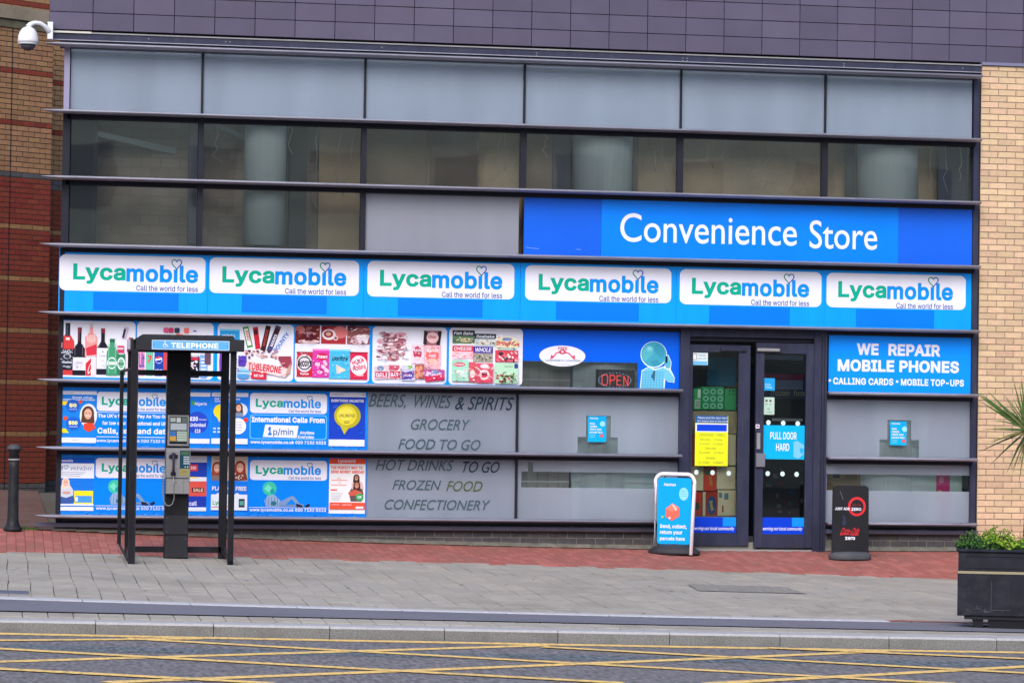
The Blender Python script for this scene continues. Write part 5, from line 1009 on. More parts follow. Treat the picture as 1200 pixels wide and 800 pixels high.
# parcel leaflets on the frosted bays
def leaf(A, x0, y0):
    A.text('Hermes', x0 + 2, y0 + 1.6, x0 + 12, y0 + 3.6, WHITE, 'lettering', .02, .2)
    for k, w in enumerate(('Send,', 'collect,', 'return your', 'parcels here')): A.text(w, x0 + 2, y0 + 7.5 + 3.4 * k, x0 + (8, 11, 16, 17)[k], y0 + 10.3 + 3.4 * k, WHITE, 'lettering', .03)
    A.ell(x0 + 17, y0 + 9, 3, 3.2, (150, 216, 246)); A.ell(x0 + 16, y0 + 23, 2, 2, (215, 90, 90)); A.rect(x0 + 2, y0 + 22, x0 + 9, y0 + 22.5, (160, 220, 246)); A.rect(x0 + 2, y0 + 24.4, x0 + 8, y0 + 24.9, (160, 220, 246))
YP = -0.002
poster('small cyan parcel leaflet on the frosted glass left of the door', 689, 487.3, 710.5, 517.6, (10, 168, 232), lambda A: leaf(A, 689, 487.3), 'leaflet')
poster('small cyan parcel leaflet on the frosted glass right of the door', 1043, 493.5, 1062.3, 521.5, (10, 168, 232), lambda A: leaf(A, 1043, 493.5), 'leaflet')

# ------------------------------------------------------------ shop entrance
df = MB(); zt = fz(880, 388)
XL0, XL1, XR0, XR1 = fx(806, 520), fx(878, 520), fx(883.5, 520), fx(951, 520)
df.box(XD0, XL0 - 0.002, -0.06, 0.12, -0.12, 2.52, M_FRAME); df.box(XR1 + 0.004, XD1, -0.06, 0.12, -0.12, 2.52, M_FRAME); df.box(XL0, XR1, -0.055, 0.12, 2.43, 2.52, M_FRAME); df.box(XD0 + 0.05, XL0, 0.0, 0.12, -0.12, 2.4, M_DARK)
df.box(XL0, XR1, 0.0, 0.12, 2.38, 2.43, M_DARK); df.build('door_frame', sh)
o = MB(); o.box(XD1 - 0.07, XD1 - 0.062, -0.066, -0.06, -0.1, 2.45, M_JOINT); o.box(XD1 - 0.035, XD1 - 0.03, -0.066, -0.06, -0.1, 2.45, M_JOINT); o.build('frame_seal', sh)
o = MB(); o.box(XD0, XD1, -0.05, 0.3, -0.16, -0.078, pmat('threshold', (0.4, 0.4, 0.4), 0.4, 0.5)); o.build('threshold', sh)
def leafdoor(x0, x1, g0, g1, zt, zb, gzt, gzb, y):
    d = MB(); m = M_FRAME
    d.box(x0, g0, y, y + 0.05, zb, zt, m, ch=0.004); d.box(g1, x1, y, y + 0.05, zb, zt, m, ch=0.004); d.box(g0, g1, y + 0.001, y + 0.05, gzt, zt, m); d.box(g0, g1, y + 0.001, y + 0.05, zb, gzb, m)
    o = d.build('door', sh); g = MB(); g.box(g0 - 0.005, g1 + 0.005, y + 0.022, y + 0.028, gzb - 0.005, gzt + 0.005, GLASSD); g.build('door_glass', o)
    return o
dl = leafdoor(XL0, XL1, fx(810.5, 520), fx(864, 520), fz(840, 404), fz(840, 639), fz(840, 412.5), fz(840, 624.5), -0.02)
dr = leafdoor(XR0, XR1, fx(894.5, 520, -.06), fx(943.5, 520, -.06), fz(917, 402, -.06), fz(917, 641.5, -.06), fz(917, 414, -.06), fz(917, 625.5, -.06), -0.07)
for d, x0, x1, y0, y, c in ((dl, 845, 874, 408.5, -0.045, M_FRAME), (dr, 888, 914, 409.3, -0.095, M_TRIM)):
    o = MB(); o.box(fx(x0, 409, y), fx(x1, 409, y), y, y + 0.03, fz(x0, y0 + 2, y), fz(x0, y0 - 1.5, y), c, ch=0.004); o.box(fx(x0, 409, y) - .01, fx(x1, 409, y) + .01, y + .001, y + 0.028, fz(x0, y0 + 3, y), fz(x0, y0 + 2, y), M_BLK); o.build('door_closer', d)
o = MB(); o.box(fx(886.5, 540, -.12), fx(897, 540, -.12), -0.115, -0.07, fz(891, 547, -.12), fz(891, 531, -.12), pmat('lock_grey', (0.2, 0.2, 0.24), 0.4, 0.3), ch=0.006); o.box(fx(887, 540, -.1), fx(891, 540, -.1), -0.09, -0.07, fz(891, 526, -.12), fz(891, 507, -.12), M_TRIM); o.build('door_handle', dr)
def sticker(name, lab, cat, x0, y0, x1, y1, col, fn, Y):
    cx, cy = (x0 + x1) / 2, (y0 + y1) / 2; A = Art(cx, cy, Y, step=0.0004); a = A.m(x0, y1); b = A.m(x1, y0)
    t = thing(name, ((a[0] + b[0]) / 2, Y, a[1]), lab, cat); o = MB(); o.box(a[0], b[0], Y, Y + 0.001, a[1], b[1], ink(*col)); o.build('sheet', t); fn(A); A.build(t); return t
YL, YR = -0.0215 + 0.02, -0.052
def s1(A):
    A.rect(814.5, 486.8, 852.5, 495.6, (40, 90, 150)); A.text('Please pull the door hard', 817, 488, 852, 491.2, WHITE, 'lettering', .0, .2); A.text("It's heavy due to the wind", 816.5, 492, 852.5, 495, WHITE, 'lettering', .0, .2); A.rect(815, 496, 853, 506, WHITE); A.rect(816.5, 497.2, 851.5, 505, (16, 66, 205))
    A.rect(815, 506, 853, 545.6, (226, 232, 40)); c = (120, 130, 60)
    for t, x0, x1, y in (('OPENING TIMES', 819, 850, 507.6), ('Monday - Friday', 820, 847, 513.4), ('9.45am - 5.00pm', 819.5, 848, 518.4), ('Saturday', 826, 840, 523.4), ('10.45am - 5.00pm', 818.5, 848.5, 528.6), ('Sunday', 827, 839, 534.8), ('11.45am - 5.00pm', 818.5, 848, 540)): A.text(t, x0, y, x1, y + 3.5, c, 'lettering', .0, .2)
sticker('opening_times_notice', 'yellow notice of opening times under a blue strip on the left door', 'notice', 814.5, 486.8, 853, 545.6, (226, 232, 40), s1, YL)
def s2(A):
    A.text('PULL DOOR', 902.5, 506, 933.5, 514.6, WHITE, 'lettering', .015); A.text('HARD', 909.5, 519.4, 925, 528, WHITE, 'lettering', .015); A.poly([(930, 517.5), (934, 516), (942, 521), (942.5, 531), (936, 537), (930, 535)], (120, 190, 235)); A.poly([(938, 524), (942.5, 526), (940, 532), (937, 528)], (30, 170, 235))
sticker('pull_door_notice', 'cyan notice reading pull door hard on the right door', 'notice', 894.5, 498.2, 942.8, 537.8, (10, 172, 236), s2, YR)
def s3(A): A.rect(810, 423, 829, 427.5, (110, 180, 225)); A.text('Hermes', 818.5, 414.5, 827, 417.5, (110, 150, 130), 'lettering'); A.text('parcels', 818.5, 418.4, 828, 421.4, (110, 150, 130), 'lettering'); A.rect(811.5, 414.4, 816.8, 421.6, (150, 120, 120)); A.rect(812.2, 415, 816.1, 421, (226, 230, 236))
sticker('corner_sticker', 'small pale sticker in the top corner of the left door glass', 'sticker', 809.5, 413, 829.5, 427.6, (214, 228, 238), s3, YL)
sticker('square_sticker', 'small square cyan sticker high on the right door', 'sticker', 894.8, 443, 908, 457.4, (30, 150, 215), lambda A: (A.text('24h', 896.5, 449, 903, 452, (190, 225, 240), 'lettering'), A.rect(897, 453.5, 905, 454.3, (180, 220, 240))), YR)
sticker('paper_notice', 'pale green paper notice with pictograms on the right door', 'notice', 894.3, 465.3, 907.5, 485.6, (176, 202, 188), lambda A: (A.rect(897, 468.2, 899.4, 470.6, (70, 60, 70)), A.rect(901.6, 468.2, 904, 470.6, (90, 60, 70)), A.ring(900.8, 479, .9, 1.4, (90, 130, 120), n=12), A.rect(897, 473, 899.5, 474, (130, 140, 135)), A.rect(901.5, 473, 904, 474, (130, 140, 135)), A.rect(899, 482.4, 905, 483.2, (120, 160, 140))), YR)
def kick(lab, x0, x1, y0, y1, Y, xs): 
    def fn(A): A.rect(xs, y0, x1, y0 + 10.5, (20, 140, 232)); A.text('serving our local community', x0 + 1, y0 + 11.2, x1 - 1.5, y0 + 16, WHITE, 'lettering', .015, .25)
    sticker('community_sticker', lab, 'sticker', x0, y0, x1, y1, (10, 62, 205), fn, Y)
kick('royal blue community strip along the bottom of the left door', 810.5, 862.5, 605.6, 624, YL, 847); kick('royal blue community strip along the bottom of the right door', 892.3, 942.3, 606, 625.6, YR, 928)
DOT = ink(206, 228, 226)
for (Y, row) in ((YL, ((816, 553.3), (835, 553.5), (854, 554))), (YR, ((899.7, 554.8), (917, 555), (933.5, 555.3))), (YR, ((900.5, 495.2), (917.8, 495.5), (934.8, 495.8)))):
    A = Art(row[1][0], row[1][1], Y)
    for p in row: A.ell(p[0], p[1], 2.6, 2.9, DOT, 'safety_dots', lay=0)
    A.build(sh)
A = Art(888, 502, -0.0715); A.rect(885.5, 497, 890, 501.6, (214, 210, 226)); A.rect(886.5, 498.2, 889, 500.4, (150, 90, 110)); A.build(sh)
# stock behind the left door
def carton(x0, x1, y0, y1, Y, col, lab, fn=None, dep=0.3, grp=None, cat='box', name='carton'):
    cx, cy = (x0 + x1) / 2, (y0 + y1) / 2; A = Art(cx, cy, Y, step=0.0006); a = A.m(x0, y1); b = A.m(x1, y0)
    t = thing(name, ((a[0] + b[0]) / 2, Y, a[1]), lab, cat, grp); o = MB(); o.box(a[0], b[0], Y, Y + dep, a[1], b[1], ink(*col), ch=0.004); o.build('body', t)
    if fn: fn(A); A.build(t)
    return t
CG = 'cartons stacked behind the left door'
def gcan(A, x0, x1, y0, y1):
    for i in range(3):
        for j in range(3): A.ring(x0 + (i + .5) * (x1 - x0) / 3, y0 + (j + .5) * (y1 - y0) / 3, 2.0, 3.2, (150, 215, 180), n=14)
YI = 0.16
carton(822, 848.5, 453, 480, YI, (40, 150, 96), 'green drinks carton printed with nine rings, top of the stack', lambda A: gcan(A, 823, 848, 454.5, 479.5), grp=CG)
carton(812.5, 821.5, 455, 480, YI, (60, 165, 96), 'narrow green carton with barcode left of the ringed carton', lambda A: (A.rect(817.5, 456, 821, 466, (206, 226, 212)), A.rect(814.5, 468, 820.5, 478, (206, 226, 212)), [A.rect(815.2 + .9 * k, 469, 815.6 + .9 * k, 477, (40, 80, 60), lay=9) for k in range(6)]), grp=CG)
carton(849, 862.5, 455.5, 480.5, YI, (50, 156, 92), 'green carton with dark dots right of the ringed carton', lambda A: [A.ell(855 + 4 * i, 458 + 4 * j, 1, 1, (20, 50, 40)) for i in range(2) for j in range(2)], grp=CG)
CR = (206, 64, 44); CB = (214, 208, 170)
def walk(A, x, y): A.ell(x, y, 5, 4, (60, 110, 70)); A.text('Walk', x - 4.5, y - 2, x + 4.5, y + 2, (206, 190, 60), 'lettering', .02, rot=RAD(70))
spec = [(808, 815, 509, 527, CR, 'red carton edge at the top left of the carton wall'), (808, 814, 527.5, 546, CR, 'red carton edge below the topmost red one'), (815.5, 851, 509, 545.5, CB, 'beige carton behind the opening times notice'), (851.5, 862.5, 509, 545, CB, 'tall beige carton right of the opening times notice'),
        (808, 824.5, 546.5, 574.5, CB, 'beige carton second row, left of the red one'), (825, 839.5, 546.5, 575, CR, 'red crisp carton with green badge, second row'), (840, 862, 546.5, 573, CB, 'beige carton second row, right of the red one'),
        (808, 822.5, 576, 604, CR, 'red crisp carton at the bottom left'), (823.5, 827, 576, 604, CB, 'narrow beige carton between the two bottom red ones'), (827.5, 840.5, 576, 604.5, (168, 60, 44), 'red crisp carton with big blue badge, bottom row'), (841, 862.5, 574, 604, CB, 'beige carton at the bottom right with blue label')]
for i, (x0, x1, y0, y1, c, lab) in enumerate(spec):
    fn = {5: lambda A: (A.ell(829, 553, 3.6, 3.6, (50, 100, 60)), A.text('Crisp', 827.5, 561, 838, 565.5, (200, 180, 60), 'lettering', .02, rot=RAD(75))), 9: lambda A: (A.ell(834, 592, 5.4, 11, (40, 80, 130)), A.text('Snack', 828, 590, 840, 594, (206, 190, 60), 'lettering', .02, rot=RAD(78))), 7: lambda A: A.ell(817, 593, 3.6, 4.6, (60, 90, 60)),
          10: lambda A: (A.rect(842.5, 577, 846, 583, (110, 140, 150)), A.rect(848.5, 577.5, 853.5, 585, (96, 140, 150)), A.rect(846, 592, 848, 600, (150, 80, 70)))}.get(i)
    carton(x0, x1, y0, y1, YI + (0.0 if c != CB else 0.01), c, lab, fn, grp=CG)
carton(809.5, 864, 481.5, 508, YI + 0.02, (160, 152, 118), 'plain brown carton under the green drinks cartons', None, grp=CG)
rk = thing('door_rack', (fx(836, 604, YI), YI + .15, -.08), 'low plinth rack under the stacked cartons', 'rack'); o = MB(); o.box(fx(806, 604, YI), fx(866, 604, YI), YI + 0.0, YI + 0.36, -0.08, fz(836, 604.6, YI), M_INT); o.build('base', rk)
o = MB(); o.box(fx(829, 430, .5), fx(862, 430, .5), 0.5, 0.52, fz(845, 452, .5), fz(845, 419, .5), ink(20, 84, 112)); tag(o.build('hanging_poster', at=(fx(845, 430, .5), .5, 2.0)), 'dark teal poster hanging inside above the green cartons', 'poster')
# things deeper behind the right door
fz_ = thing('freezer_cabinet', (fx(918, 500, 1.6), 1.8, 0), 'dark freezer cabinet with a pink and grey header reading frozen', 'freezer')
o = MB(); o.box(fx(893, 500, 1.6), fx(948, 500, 1.6), 1.6, 2.4, 0.0, fz(918, 428, 1.6), M_BACK); o.build('cabinet', fz_)
A = Art(915, 445, 1.598, step=.002); A.rect(893, 416, 941, 421.5, (210, 222, 240)); A.rect(893, 438, 941, 444.5, (205, 50, 112)); A.rect(893, 445, 941, 456, (180, 195, 230)); A.rect(893, 456, 946, 467, (86, 96, 122)); A.text('frozen  food', 902.5, 456.5, 946, 463.5, (235, 238, 190), 'lettering', .0, .2); A.rect(905, 490, 941, 493, (190, 200, 205)); A.rect(906, 500, 942, 503, (190, 120, 120)); A.build(fz_)
A = Art(918, 580, 1.597, step=.002); rr = random.Random(5)
for _ in range(22): x, y = rr.uniform(896, 940), rr.uniform(542, 602); A.rect(x, y, x + rr.uniform(2, 7), y + rr.uniform(2, 6), rr.choice([(90, 36, 60), (44, 60, 96), (96, 96, 104), (70, 76, 100), (40, 40, 50), (44, 80, 56)]))
A.build(fz_)
# toys / stock in the right bay seen through the clear strip
sb = thing('hanging_bags', (fx(1105, 560, .3), .3, .3), 'bright pink and white bagged goods behind the far right glass', 'goods')
A = Art(1103, 566, 0.22, step=.002); A.rect(1083, 552, 1128, 610, (190, 222, 214)); A.rect(1097, 545, 1113, 610, (206, 60, 130)); A.ell(1103, 562, 3, 4, (226, 140, 180)); A.rect(1127, 556, 1136, 575, (16, 18, 30)); A.ell(1088, 598, 5, 8, (196, 196, 90)); A.ell(1101, 578, 3.6, 4, (220, 200, 90)); A.build(sb)
hb = thing('brown_carton_tray', (fx(990, 566, .4), .4, .3), 'brown tray of goods behind the black board sign', 'tray')
A = Art(990, 565, 0.3, step=.002); A.rect(969, 555, 1012, 576, (140, 122, 96)); A.rect(976, 545, 984, 560, (40, 36, 60)); A.rect(990, 553, 1004, 561, (120, 90, 60)); A.build(hb)
gb = thing('green_box', (fx(762, 560, .25), .3, .5), 'dark green box with two white notes at the bay corner', 'box')
A = Art(755, 566, 0.25, step=.001); A.rect(737, 560, 772, 572.5, (20, 96, 90)); A.rect(740.5, 561, 747, 569.5, (190, 206, 200)); A.rect(751, 561.5, 757, 570, (190, 206, 200)); A.build(gb)

# ------------------------------------------------------------ bollard
bx = fx(15, 610, -0.25); bz = G(bx, -0.25)
bl = thing('bollard', (bx, -0.25, bz), 'black cast bollard with a pale ring at the left of the shop', 'bollard')
M_CAST = pmat('painted_cast_iron', (0.012, 0.014, 0.019), 0.5, var=0.15, scale=12, dirt=(0.05, 0.05, 0.05), dirt_amt=0.5, dirt_scale=9)
o = MB(); o.lathe([(0.095, 0), (0.105, 0.01), (0.105, 0.035), (0.085, 0.05), (0.068, 0.10), (0.062, 0.16), (0.055, 0.72), (0.056, 0.80)], (bx, -0.25, bz), M_CAST, 28); o.build('post', bl)
o = MB(); o.lathe([(0.062, 0.795), (0.066, 0.80), (0.066, 0.812), (0.062, 0.817)], (bx, -0.25, bz), M_TRIM, 28); o.build('band', bl)
o = MB(); o.lathe([(0.056, 0.817), (0.055, 0.885), (0.066, 0.90), (0.072, 0.915)], (bx, -0.25, bz), M_CAST, 28); o.build('collar', bl)
o = MB(); o.lathe([(0.078, 0.915), (0.084, 0.93), (0.082, 0.942), (0.062, 0.96), (0.05, 0.975), (0.03, 0.982)], (bx, -0.25, bz), pmat('grey_cap', (0.06, 0.064, 0.075), 0.5), 28); o.build('cap', bl)

# ------------------------------------------------------------ telephone kiosk
KF, KB = -3.5, -2.5
kx0, kx1 = fx(154, 600, KF), fx(271.5, 600, KF); kc = ((kx0 + kx1) / 2, (KF + KB) / 2, G((kx0 + kx1) / 2, KF)); kz = kc[2]
ks = thing('telephone_kiosk', kc, 'open black telephone kiosk with a blue TELEPHONE header', 'phone box')
M_KB = pmat('kiosk_black', (0.009, 0.009, 0.013), 0.38, var=0.2, scale=6, dirt=(0.03, 0.03, 0.04), dirt_amt=0.35, dirt_scale=5)
M_KG = pmat('kiosk_grey_edge', (0.022, 0.022, 0.028), 0.4, var=0.1, dirt=(0.05, 0.048, 0.045), dirt_amt=0.3)
def kp(px, py, Y): p = atY(px, py, Y); return float(p[0]), float(p[2])
def post(x, y, w, d, z0, z1, name='post', m=M_KB, edge=None):
    o = MB(); o.box(x - w / 2, x + w / 2, y - d / 2, y + d / 2, z0, z1, m, ch=0.003)
    if edge: o.box(x + edge * w / 2 - 0.006, x + edge * w / 2 + 0.006, y - d / 2 - 0.003, y - d / 2 + 0.001, z0 + 0.02, z1 - 0.02, M_KG)
    return o.build(name, ks)
ZT = kp(220, 411, KF)[1]; ZH = kp(220, 397, KF)[1]
z1f = G(kx0, KF) 
post(kx0, KF - .12, 0.065, 0.07, G(kx0, KF - .12) - 0.03, ZT + 0.01, edge=1); post(kx1, KF + .1, 0.06, 0.07, G(kx1, KF + .1), ZT + 0.01, edge=-1)
bx0, bx1 = fx(150.5, 600, KB), fx(261, 600, KB)
post(bx0, KB, 0.07, 0.06, G(bx0, KB), ZT); post(bx1, KB, 0.085, 0.06, G(bx1, KB), ZT)
# fascia, hood and its pitched top
o = MB(); o.box(fx(159, 404, KF), fx(286, 404, KF), KF - 0.05, KF + 0.03, ZT, ZH, M_KG, ch=0.004); fas = o.build('fascia', ks)
o = MB(); xa, xb = fx(160, 404, KF), fx(284, 404, KF); xc, xd2 = fx(168, 394, KF), fx(275, 394, KF); zp = kp(220, 392, KF)[1]
o.hexa([(xa, KF - .03, ZH), (xb - .08, KF - .03, ZH), (xb - .08, KB, ZH), (xa, KB, ZH), (xc, KF + .12, zp), (xd2, KF + .12, zp), (xd2, KB - .1, zp), (xc, KB - .1, zp)], M_KB); o.build('hood', ks)
o = MB(); o.box(fx(150, 404, KB), fx(272, 404, KB), KB - 0.03, KB + 0.03, ZT, ZH, M_KG); o.box(kx0 - .035, kx0 - .01, KF, KB, ZT, ZH, M_KG); o.box(kx1 + .0, kx1 + .03, KF, KB, ZT, ZH, M_KG); o.build('hood_rail', ks)
o = MB(); o.box(fx(149, 404, KF + .2), kx0 - .036, KF + .15, KF + .17, ZT + .01, ZH - .01, pmat('pale_lens', (0.4, 0.38, 0.5), 0.3)); o.build('side_lens', ks)
A = Art(223, 405, KF - 0.052); A.rrect(178, 398.8, 269, 410, .6, (176, 196, 222), 'sign_plate'); A.rect(179, 399.8, 268, 409, (92, 166, 226), 'sign_plate'); A.text('TELEPHONE', 200.5, 401.6, 256, 407.8, (236, 240, 250), 'sign_lettering', .03)
A.ell(193.4, 400.9, .8, .8, WHITE, 'sign_lettering'); A.line([(193.4, 401.8), (193.4, 404.6), (196, 404.6), (197, 407)], .8, WHITE, 'sign_lettering'); A.ring(193.4, 405.2, 1.6, 2.3, WHITE, 'sign_lettering', n=16, a0=30, a1=330); A.ell(180, 404.3, .5, .5, (40, 60, 90), 'sign_lettering'); A.ell(266.6, 404.8, .5, .5, (40, 60, 90), 'sign_lettering'); A.build(ks)
# cross rails
zr1, zr0 = kp(220, 434, KB)[1], kp(220, 440.5, KB)[1]
o = MB(); o.box(bx0, bx1, KB - .025, KB + .025, zr0, zr1, M_KB); o.build('cross_rail', ks)
zb1, zb0 = kp(220, 640, KB)[1], kp(220, 647, KB)[1]
o = MB(); o.box(bx0, bx1, KB - .03, KB + .03, zb0, zb1, M_KB); o.build('foot_rail', ks)
for (xf, xb_) in ((kx0, bx0), (kx1, bx1)):
    o = MB(); o.hexa([(xf - .02, KF, zb0 - .04), (xf + .02, KF, zb0 - .04), (xb_ + .02, KB, zb0), (xb_ - .02, KB, zb0), (xf - .02, KF, zb1 - .04), (xf + .02, KF, zb1 - .04), (xb_ + .02, KB, zb1), (xb_ - .02, KB, zb1)], M_KB); o.build('side_rail', ks)
# left wing: glazed frame angled out and back
wx, wy = fx(140, 600, -2.75), -2.75
wt, wb = kp(140, 434.5, wy)[1], kp(140, 636.5, wy)[1]; fx0 = kx0 - 0.03; zt2 = kp(152, 432.5, KF)[1]; zb2 = G(kx0, KF) + 0.03
o = MB(); o.box(wx - .02, wx + .02, wy - .02, wy + .02, wb, wt, M_KB); o.build('wing_post', ks)
for za, zb_, nm in ((wt, zt2, 'wing_rail'), (wb, zb2, 'wing_rail')):
    o = MB(); o.tube([(wx, wy, za), (fx0, KF + .02, zb_)], 0.016, M_KG, 6, False); o.build(nm, ks)
o = MB(); o.hexa([(wx, wy - .003, wb), (fx0, KF + .017, zb2), (fx0, KF + .023, zb2), (wx, wy + .003, wb), (wx, wy - .003, wt), (fx0, KF + .017, zt2), (fx0, KF + .023, zt2), (wx, wy + .003, wt)], GLASSK); o.build('wing_glass', ks)
# central pillar
PY = KB - 0.16; pt0, pt1 = fx(197, 420, PY), fx(223.5, 420, PY); pb0, pb1 = fx(192.6, 640, PY), fx(219.5, 640, PY)
px0, px1 = (pt0 + pb0) / 2 - 0.005, (pt1 + pb1) / 2 + 0.005; gz = G(px0, PY)
o = MB(); o.box(px0, px1, PY, KB + 0.02, gz, ZT, M_KB, ch=0.006); pil = o.build('pillar', ks)
o = MB(); o.box(px0 + .004, px1 - .004, PY - .008, PY - .001, gz + .01, gz + .24, M_KG, ch=.003); o.build('access_panel', pil)
o = MB(); o.box(px0 + .004, px1 - .004, PY - .008, PY - .001, gz + .255, gz + .455, M_KG, ch=.003); o.build('access_panel', pil)
o = MB()
for zz in (gz + .03, gz + .21, gz + .28, gz + .43): 
    for xx in (px0 + .025, px1 - .025): o.lathe([(.005, -.002), (.005, .002)], (xx, PY - .012, zz), M_TRIM, 8)
for py_ in (461, 482): 
    for xx in (px0 + .02, px1 - .02): o.lathe([(.004, -.002), (.004, .002)], (xx, PY - .004, kp(208, py_, PY)[1]), M_TRIM, 8)
o.build('rivets', pil)
# payphone
PH = PY - 0.1
ph = MB(); xl, xr2 = fx(194.5, 550, PH), fx(223, 550, PH); zt3, zb3 = kp(208, 524.5, PH)[1], kp(208, 578.5, PH)[1]
M_ST = pmat('brushed_steel', (0.33, 0.32, 0.33), 0.38, 0.6, var=0.1, scale=6, stretch=(1, 1, 8), dirt=(0.15, 0.14, 0.13), dirt_amt=0.4, dirt_scale=8)
ph.box(xl, xr2, PH, PY, kp(208, 560, PH)[1], zt3, M_ST, ch=.006); ph.box(xl + .004, xr2 - .004, PH - .008, PY, zb3, kp(208, 560.5, PH)[1], M_ST, ch=.006)
pho = ph.build('payphone', ks)
A = Art(208, 550, PH - .001, step=.0012); A.rect(210.5, 527.5, 222, 548.6, (28, 66, 84), 'keypad'); A.rect(211.5, 528.6, 221, 532.6, (70, 100, 76), 'keypad')
for i in range(4):
    for j in range(4): A.rect(215 + 1.8 * i, 534.4 + 2.5 * j, 216.2 + 1.8 * i, 536 + 2.5 * j, (196, 206, 214), 'keypad', lay=3)
for k in (216.4, 219.4): A.rect(k, 546, k + 1.2, 547.4, (196, 206, 214), 'keypad', lay=3)
A.rect(210.5, 549, 222, 556.6, (150, 140, 92), 'instruction_plate'); A.text('coins', 213, 551, 219, 553.6, (110, 100, 60), 'instruction_plate'); A.rect(216.6, 561.6, 221, 562.3, (200, 200, 206), 'coin_slot'); A.ell(206.5, 565, .7, .7, (30, 30, 34), 'coin_slot'); A.rect(215.4, 561, 215.7, 578, (70, 70, 74), 'coin_slot'); A.build(pho)
hx, hz0, hz1 = fx(203.2, 545, PH - .04), kp(203, 555, PH)[1], kp(203, 533, PH)[1]; M_HS = pmat('handset_plastic', (0.03, 0.025, 0.05), 0.35)
o = MB(); hp = [(hx, PH - .045, hz0 + .0), (hx, PH - .06, hz0 + .05), (hx, PH - .062, (hz0 + hz1) / 2), (hx, PH - .06, hz1 - .04), (hx, PH - .045, hz1)]; o.tube(hp, [.02, .013, .012, .013, .02], M_HS, 10)
for zc_ in (hz0 + .005, hz1 - .003): o.tube([(hx, PH - .055, zc_), (hx, PH - .02, zc_)], [.026, .03], M_HS, 14)
o.build('handset', pho)
o = MB(); o.box(hx - .045, hx + .045, PH - .02, PH, hz1 - .035, hz1 + .005, M_HS, ch=.004); o.build('cradle', pho)
cpts = [(203, 556, .05), (203.6, 566, .06), (204, 576, .06), (204, 584, .05), (202, 590, .04), (198.5, 592.5, .03), (194.5, 591.5, .02), (191.8, 586, .01), (190.6, 576, .0), (190.2, 566, .0), (191, 556, .02), (194, 549, .03)]
o = MB(); o.tube([(fx(u, v, PH - w), PH - w, fz(u, v, PH - w)) for u, v, w in cpts], .0055, M_ST, 6); o.build('cord', pho)
NP = PY - .03; xn0, xn1 = fx(196.5, 505, NP), fx(221.5, 505, NP); zn0, zn1 = kp(208, 522.5, NP)[1], kp(208, 486, NP)[1]
o = MB(); o.box(xn0, xn1, NP, PY, zn0, zn1, M_ST, ch=.005); no = o.build('notice_frame', ks)
A = Art(209, 504, NP - .001, step=.0012); A.rect(198.6, 488, 219.6, 520, (70, 76, 76), 'notice_card'); 
for a_, b_, c_, d_, col in ((199.5, 489.4, 205.6, 494, (176, 182, 180)), (206.8, 489.2, 211.6, 494.6, (196, 200, 198)), (213, 489.4, 219, 494.6, (96, 110, 104)), (199.8, 495.8, 218.6, 503.6, (170, 178, 186)), (199, 505, 206.4, 511, (60, 110, 170)), (199, 511, 206.4, 516.4, (196, 150, 70)), (207.4, 505, 219, 516.6, (170, 184, 172))): A.rect(a_, b_, c_, d_, col, 'notice_card', lay=2)
A.rect(199, 517.6, 219, 519.4, (14, 16, 18), 'notice_card', lay=2)
for k in range(3): A.rect(208, 507 + 3 * k, 218, 507.5 + 3 * k, (110, 120, 116), 'notice_card', lay=4)
A.build(no)

# ------------------------------------------------------------ pavement signs
ax, ay = fx(790, 640, -.5), -.5; az = G(ax, ay)
ab = thing('pavement_sign', (ax, ay, az), 'cyan parcel board hanging in a white tubular frame left of the door', 'sign', rz=RAD(-27))
M_WP = pmat('white_painted_tube', (0.82, 0.80, 0.86), 0.5, var=0.04); M_RUB = pmat('black_rubber', (0.035, 0.035, 0.042), 0.55, var=0.2, scale=8)
o = MB(); o.lathe([(0.30, 0.0), (0.31, 0.02), (0.30, 0.045), (0.24, 0.085), (0.16, 0.11), (0.05, 0.118)], (0, 0, 0), M_RUB, 36, sy=0.62); o.build('rubber_base', ab, local=True)
fw_ = 0.235; pts = [(-fw_, 0, 0.03), (-fw_, 0, 0.80)] + [(-fw_ + .09 - .09 * math.cos(RAD(a)), 0, 0.83 + .1 * math.sin(RAD(a))) for a in range(10, 91, 16)] + [(fw_ - .09 + .09 * math.sin(RAD(a)), 0, 0.83 + .1 * math.cos(RAD(a))) for a in range(10, 91, 16)] + [(fw_, 0, 0.80), (fw_, 0, 0.0)]
pts = [p if p[2] > .05 else (p[0], p[1] - (.0 if p[0] < 0 else .14), p[2]) for p in pts]
o = MB(); o.tube(pts, 0.022, M_WP, 12); o.build('frame', ab, local=True)
A = Art(metric=True, Y=-0.012, step=0.0008); o = MB(); CY = ink(6, 160, 232)
q = [(-.2, .13), (.2, .13), (.2, .885), (-.2, .885)]; pr = []
for (cx_, cz_, a0) in ((-.17, .15, 180), (.17, .15, 270), (.165, .85, 0), (-.165, .85, 90)):
    for j in range(5): a = RAD(a0 + 22.5 * j); pr.append((cx_ + .035 * math.cos(a), cz_ + .035 * math.sin(a)))
o.prism(pr, -0.012, 0.012, CY); o.build('board', ab, local=True)
A.text('Hermes', -.13, .825, .02, .79, WHITE, 'lettering', .02, .2); A.ell(.11, .70, .055, .075, (140, 212, 246))
for k in range(4): A.rect(.075, .735 - .02 * k, .145, .739 - .02 * k, (90, 180, 225), 'artwork', lay=3)
for k, (w, a_, b_) in enumerate((('Send, collect,', -.17, .15), ('return your', -.17, .10), ('parcels here', -.17, .13))): A.text(w, a_, .345 - .072 * k, b_, .292 - .072 * k, WHITE, 'lettering', .03)
